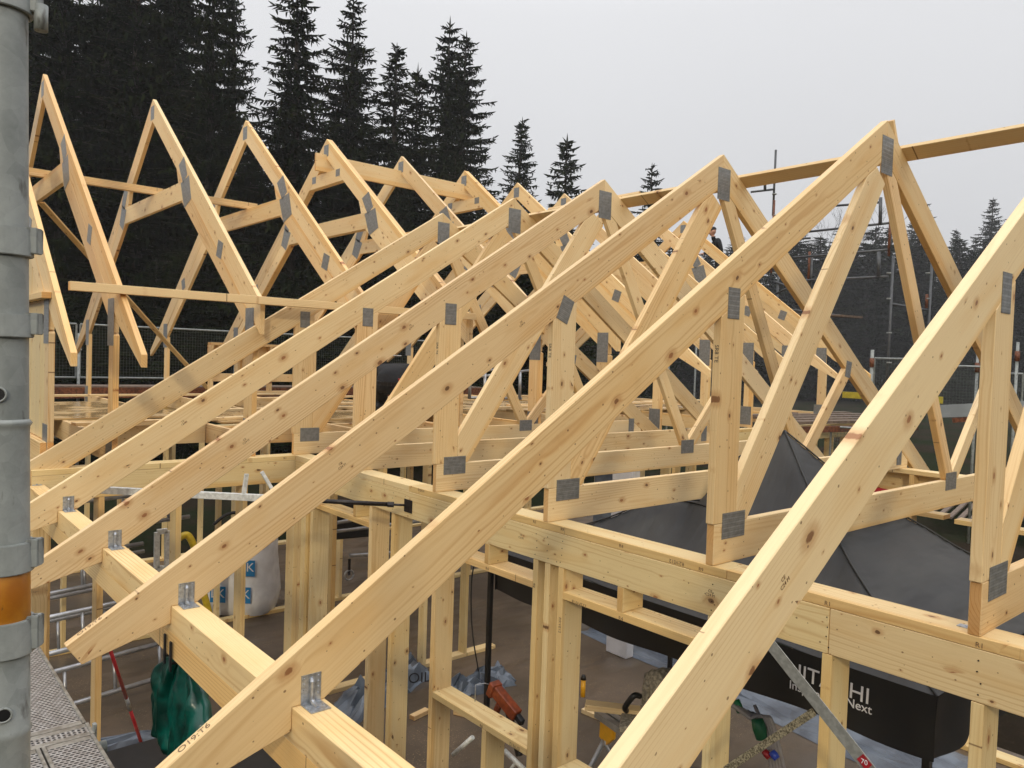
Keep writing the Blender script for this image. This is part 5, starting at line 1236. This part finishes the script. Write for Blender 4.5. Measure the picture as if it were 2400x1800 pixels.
# ------------------------------------------------------------------ spruces
def spruce(seed, H, Rb, bare=0.0, dens=1.0, step=0.30):
    """returns (trunk mesh, crown mesh): whorls of drooping boughs clothed in small hanging sprays"""
    rn = random.Random(seed); tm = MB(); lx = rn.uniform(-.012, .012)
    def axis(z): return Vector((lx*z*math.sin(z*0.13), 0.4*lx*z, z))
    K = 14; tm.tube([axis(H*k/K) for k in range(K+1)], [max(0.02, 0.019*H*(1-k/K)**0.85*0.75) for k in range(K+1)], 8)
    V, Fc = [], []
    def quad(p, d, n_, l, w_):
        i = len(V); s = d.cross(n_)
        if s.length < 1e-4: return
        s.normalize(); V.extend([p-s*w_*0.5, p+s*w_*0.5, p+d*l*0.55+s*w_*0.42, p+d*l, p+d*l*0.5-s*w_*0.42]); Fc.append((i, i+1, i+2, i+3, i+4))
    for k in range(int(90*H/20)):
        t = 0.04+0.90*rn.random(); a = rn.uniform(0, 6.28); q = axis(H*t)+Vector((math.cos(a), math.sin(a), 0))*rn.uniform(0.0, 0.30)*Rb*(1-t)
        quad(q+Vector((0, 0, .3)), Vector((rn.uniform(-.4, .4), rn.uniform(-.4, .4), -1)).normalized(), Vector((math.cos(a), math.sin(a), 0)), rn.uniform(.5, 1.1)*(1.1-t), rn.uniform(.3, .7)*(1.1-t))
    z = H*(0.03+bare)
    while z < H-0.15:
        t = z/H
        prof = (1-t)**0.78*min(1, 0.45+t*3.0)
        rad = Rb*prof*rn.uniform(0.72, 1.12)+0.12
        nb = int(rn.uniform(5, 9)) if t < 0.9 else 4
        a0 = rn.uniform(0, 6.28)
        for b in range(nb):
            if rn.random() < 0.10: continue
            a = a0+6.283*b/nb+rn.uniform(-.35, .35); L_ = rad*rn.choice((rn.uniform(0.5, 0.9), rn.uniform(0.8, 1.2))); dirh = Vector((math.cos(a), math.sin(a), 0))
            base = axis(min(H, z+rn.uniform(-.28, .28))); droop = (0.62*(1-t)+0.10)*rn.uniform(0.8, 1.25); lift = 0.26+0.45*t
            n = max(4, int(L_/0.105*dens)); side = Vector((-dirh.y, dirh.x, 0)); pts = []
            for k in range(n+1):
                s = k/n; pts.append(base+dirh*L_*s+Vector((0, 0, L_*(lift*0.35*s-droop*s*s+0.32*droop*s**4*2.0))))
            tm.tube([pts[0], pts[n//2], pts[-1]], [0.03+0.004*L_, 0.018, 0.006], 3)
            for k in range(1, n+1):
                s = k/n; p = pts[k]; along = (pts[k]-pts[k-1]).normalized(); wfan = 0.22+0.55*(1-abs(s-0.45))*min(1.0, L_/2.2)
                for sd in (-1, 1):
                    dv = (along*rn.uniform(0.35, 0.8)+side*sd*rn.uniform(0.5, 1.0)+Vector((0, 0, rn.uniform(-.55, -.05)))).normalized()
                    quad(p, dv, Vector((rn.uniform(-.5, .5), rn.uniform(-.5, .5), 1)), wfan*rn.uniform(0.40, 0.95), 0.055+0.04*rn.random())
                if rn.random() < 0.95:    # hanging curtain twigs
                    dv = Vector((rn.uniform(-.3, .3), rn.uniform(-.3, .3), -1)).normalized()
                    quad(p+side*rn.uniform(-.2, .2), dv, dirh+side*rn.uniform(-1, 1), rn.uniform(0.2, 0.55)*(0.5+0.7*(1-t)), 0.08)
                if rn.random() < 0.5: quad(p, (along+Vector((0, 0, rn.uniform(0, .5)))).normalized(), side, 0.26, 0.09)
        z += step*rn.uniform(0.75, 1.25)*(1.0-0.25*t)
    for k in range(5): a = k*1.256; quad(axis(H-0.35+0.05*k), (Vector((math.cos(a), math.sin(a), 1.4))).normalized(), Vector((-math.sin(a), math.cos(a), .3)), 0.32, 0.06)
    quad(axis(H-0.4), Vector((0, 0, 1)), Vector((1, 0, 0)), 0.75, 0.07); quad(axis(H-0.4), Vector((0, 0, 1)), Vector((0, 1, 0)), 0.75, 0.07)
    me = bpy.data.meshes.new('crown'); me.from_pydata([tuple(v) for v in V], [], Fc); me.materials.append(M['leaf'])
    mt = bpy.data.meshes.new('trunk'); mt.from_pydata([tuple(v) for v in tm.v], [], tm.f); mt.materials.append(M['bark'])
    return mt, me
SPR = [spruce(1, 24, 3.6, dens=1.1), spruce(2, 22, 2.9, dens=1.1), spruce(3, 21, 3.9, dens=1.1), spruce(4, 18, 2.2), spruce(5, 14, 1.9, bare=0.02, dens=1.0), spruce(6, 20, 3.0, bare=0.08)]
SH = [24, 22, 21, 18, 14, 20]
GZ = -3.85
def tree(px, py, dist, var, label, group, wide=1.0, rot=0.0):
    dist = dist*0.74 if 'right' not in group else dist*1.4
    "a spruce whose tip shows at (px, py) from the photograph's viewpoint, dist metres away"
    tip = atd(px, py, dist); h_ = tip.z-GZ; s = h_/SH[var]
    r = thing('spruce_tree', label, 'tree', (tip.x, tip.y, GZ), group, rot)
    for nm, me in zip(('trunk', 'crown'), SPR[var]):
        o = bpy.data.objects.new(nm, me); COL.objects.link(o); o.parent = r; o.scale = (s*wide, s*wide, s)
    return r
G1 = 'spruces of the dark wood behind the wing'
near = [(60, -330, 40, 0, 1.2), (150, -250, 36, 2, 1.1), (245, -300, 42, 0, 1.2), (330, -210, 37, 1, 1.4), (420, -260, 41, 2, 1.1), (505, -150, 37, 0, 1.1), (548, -60, 44, 1, 1.1), (688, -75, 40, 1, 1.5), (824, 0, 46, 2, 1.25), (938, 112, 48, 1, 1.5), (978, 165, 50, 4, 1.1), (1058, 55, 50, 5, 1.35), (1096, 85, 49, 0, 1.35), (1225, 285, 62, 1, 1.45), (1328, 328, 66, 4, 1.5), (1525, 392, 74, 3, 1.5)]
labs = ['tree top out of view at the far left, behind the steel pole', 'broad tree whose crown fills the gap right of the steel pole', 'tall tree behind the tallest left truss peak', 'tall tree between the first and second truss peaks', 'tall tree behind the second truss peak', 'dark tree left of the first gap of sky', 'tree bordering the first strip of sky on its left', 'wide tree between the two strips of sky at top left',
        'pointed tree whose tip just touches the top edge', 'tree with a blunt tip right of the pointed one', 'thin sparse tree with a bare leader between two bigger ones', 'taller of the twin trees in the middle', 'right hand of the twin trees, with long lower boughs', 'small pointed tree standing alone right of the twins', 'ragged small tree with a crooked crown', 'faint tree top showing behind the ridge board']
random.seed(3)
for i, (px, py, dd, v, wd) in enumerate(near): tree(px, py, dd, v, labs[i], G1, wd, random.uniform(0, 6.28))
# second and third rows that close the wood behind
TXT = ['dark filler spruce in the crowded wood behind the left trusses, low among taller ones']
random.seed(8)
for row, (dist, n) in enumerate(((47, 13), (55, 13))):
    for i in range(n):
        px = -40+i*90+random.uniform(-30, 30); top = random.uniform(-120, 180) if px < 560 else (random.uniform(200, 330) if px < 900 else random.uniform(330, 480))
        if 560 < px < 640: top = 330
        tree(px, top, dist+random.uniform(-3, 3), random.choice((0, 1, 2, 5)), TXT[0], 'filler spruces of the crowded wood', random.uniform(0.9, 1.3), random.uniform(0, 6.28))
for i in range(22):
    px = 0+i*62+random.uniform(-15, 15); tree(px, random.uniform(560, 680), 34+random.uniform(-3, 6), random.choice((2, 0)), 'low bushy young spruce at the foot of the dark wood', 'young spruces at the foot of the wood', random.uniform(1.9, 2.6), random.uniform(0, 6.28))
# hazy trees on the right
far = [(1735, 560, 92, 3, 'small hazy tree top right of the second front ridge'), (1860, 600, 95, 4, 'faint hazy tree behind the scaffold tower left side'), (2000, 560, 92, 1, 'hazy tree seen between the two webs of the highest truss'), (2140, 520, 88, 0, 'hazy tree right behind the far rafter of the highest truss'), (2172, 478, 96, 3, 'hazy tree partly hidden by the far rafter of the highest truss'),
       (2240, 540, 90, 1, 'hazy tree in the gap left of the tallest right tree'), (2325, 468, 84, 0, 'tallest hazy tree near the right edge'), (2290, 560, 80, 5, 'hazy tree at the left foot of the tallest right tree'), (2400, 560, 86, 2, 'hazy tree at the right edge of the picture'), (1660, 600, 90, 1, 'hazy tree behind the standing worker'), (1600, 590, 96, 5, 'hazy tree left of the standing worker'),
       (2080, 600, 80, 2, 'hazy tree behind the right scaffold uprights'), (1930, 630, 78, 0, 'hazy tree behind the tower rails')]
for i, (px, py, dd, v, lb) in enumerate(far): tree(px, py, dd, v, lb, 'hazy spruces on the right', 1.5, i*1.1)
random.seed(21)
for i in range(52):
    px = 1280+i*24+random.uniform(-15, 15); tree(px, random.uniform(525, 690), 118+random.uniform(0, 26), random.choice((0, 2, 1)), 'low dark spruce in the closed stand beyond the far scaffolding', 'spruces of the closed stand beyond the scaffolding', random.uniform(2.2, 3.0), random.uniform(0, 6.28))
for i in range(26):
    px = 1260+i*50+random.uniform(-20, 20); tree(px, random.uniform(600, 700), 150+random.uniform(0, 12), random.choice((0, 2, 1)), 'low dark spruce in the closed stand beyond the far scaffolding', 'spruces of the closed stand beyond the scaffolding', random.uniform(2.6, 3.4), random.uniform(0, 6.28))
# bare birches
def birch(px, py, dist, label, seed):
    dist *= 1.3
    rn = random.Random(seed); tip = atd(px, py, dist); H = tip.z-GZ; r = thing('birch_tree', label, 'tree', (tip.x, tip.y, GZ), 'bare birches on the right'); m = MB()
    trunk = tube('trunk', r, [(tip.x, tip.y, GZ), (tip.x+0.2, tip.y, GZ+H*0.5), (tip.x, tip.y, GZ+H*0.95)], [0.18, 0.12, 0.03], 'birch', 8)
    def branch(p, d, l, rr_, dep):
        q = p+d*l*0.5+Vector((rn.uniform(-.1, .1), rn.uniform(-.1, .1), rn.uniform(-.05, .1)))*l; e = p+d*l; m.tube([p, q, e], [rr_, rr_*0.75, rr_*0.5], 4)
        if dep == 0: return
        for k in range(4):
            dd = (d+Vector((rn.uniform(-.7, .7), rn.uniform(-.7, .7), rn.uniform(-.2, .6)))).normalized(); branch(q.lerp(e, rn.random()), dd, l*0.6, rr_*0.5, dep-1)
    for k in range(22):
        a = rn.uniform(0, 6.28); z = GZ+H*rn.uniform(0.35, 0.9); branch(Vector((tip.x, tip.y, z)), Vector((math.cos(a)*0.6, math.sin(a)*0.6, 0.9)).normalized(), H*0.16, 0.045, 3)
    m.build('branches', 'birch', r)
birch(2060, 540, 88, 'bare birch with a round twiggy crown behind the guard rails', 1); birch(1945, 545, 90, 'slim bare birch left of the scaffold tower rails', 2); birch(1760, 600, 95, 'bare birch low on the horizon right of the second ridge', 3)

# ------------------------------------------------------------------ unseen spruce ring, added to block low sky light
def sky_blocker():
    rn = random.Random(77); V, Fc = [], []
    for k in range(70):
        a = R(140)+R(200)*k/70+rn.uniform(-.03, .03)
        ax, ay = 4+46*math.cos(a)*rn.uniform(.92, 1.15), 4+46*math.sin(a)*rn.uniform(.92, 1.15); H = rn.uniform(15, 20)
        if abs(((math.degrees(math.atan2(ay, ax))+180) % 360)-43) < 16: H *= 0.8  # ring lowered toward the sun so its light passes
        for j in range(420):
            t = rn.random()**0.8; b = rn.uniform(0, 6.28); rr_ = (1-t)**0.8*3.4*rn.uniform(0.2, 1.0); p = Vector((ax+rr_*math.cos(b), ay+rr_*math.sin(b), GZ+0.3+t*H)); l = rn.uniform(.5, 1.2)
            d = Vector((math.cos(b), math.sin(b), -0.5)).normalized()*l; s = Vector((-math.sin(b), math.cos(b), 0))*l*0.45; i = len(V); V.extend([p-s*.4, p+s*.4, p+d+s, p+d*1.2, p+d-s]); Fc.append((i, i+1, i+2, i+3, i+4))
    me = bpy.data.meshes.new('spruce_sky_blocker'); me.from_pydata([tuple(v) for v in V], [], Fc); me.materials.append(M['leaf'])
    o = bpy.data.objects.new('spruce_sky_blocker', me); COL.objects.link(o); tag(o, 'unseen spruce ring added around the near side to block low sky light', 'wood', None, 'stuff')
sky_blocker()
random.seed(31)
OC = ['pale cut-off lying on the floor below the near window sill', 'short cut-off on the floor beside the saw stand', 'slim cut-off on the floor near the nail gun', 'cut-off by the foot of the double studs', 'cut-off lying in the middle of the brown floor', 'small square cut-off beside the white trolley', 'long thin cut-off under the black tent', 'cut-off near the red marking pole']
for lb, (x, y, l, a) in zip(OC, ((4.6, 4.4, .30, .4), (5.3, 5.2, .18, 1.2), (4.9, 5.9, .4, 2.0), (4.3, 6.4, .22, .2), (6.3, 6.2, .35, 2.6), (4.1, 5.1, .12, .9), (5.9, 4.9, .6, 1.7), (2.5, 6.5, .25, .5))):
    loose(lb, (x, y, FZ+0.0235), (x+l*math.cos(a), y+l*math.sin(a), FZ+0.0235), 0.045, 0.07, (0, 0, 1), name='offcut', group='cut-offs on the floor')

# ------------------------------------------------------------------ haze
hm = bpy.data.materials.new('haze'); hm.use_nodes = True; nt = hm.node_tree; nt.nodes.clear()
pv_ = nt.nodes.new('ShaderNodeVolumePrincipled'); om = nt.nodes.new('ShaderNodeOutputMaterial'); nt.links.new(pv_.outputs[0], om.inputs['Volume'])
pv_.inputs['Density'].default_value = HAZE; pv_.inputs['Color'].default_value = (0.93, 0.94, 0.97, 1); pv_.inputs['Anisotropy'].default_value = 0.2
m = MB(); m.box(-60, 230, -40, 190, -5.2, 40); hz_ = m.build('haze', 'wood'); hz_.data.materials.clear(); hz_.data.materials.append(hm); hz_['kind'] = 'stuff'
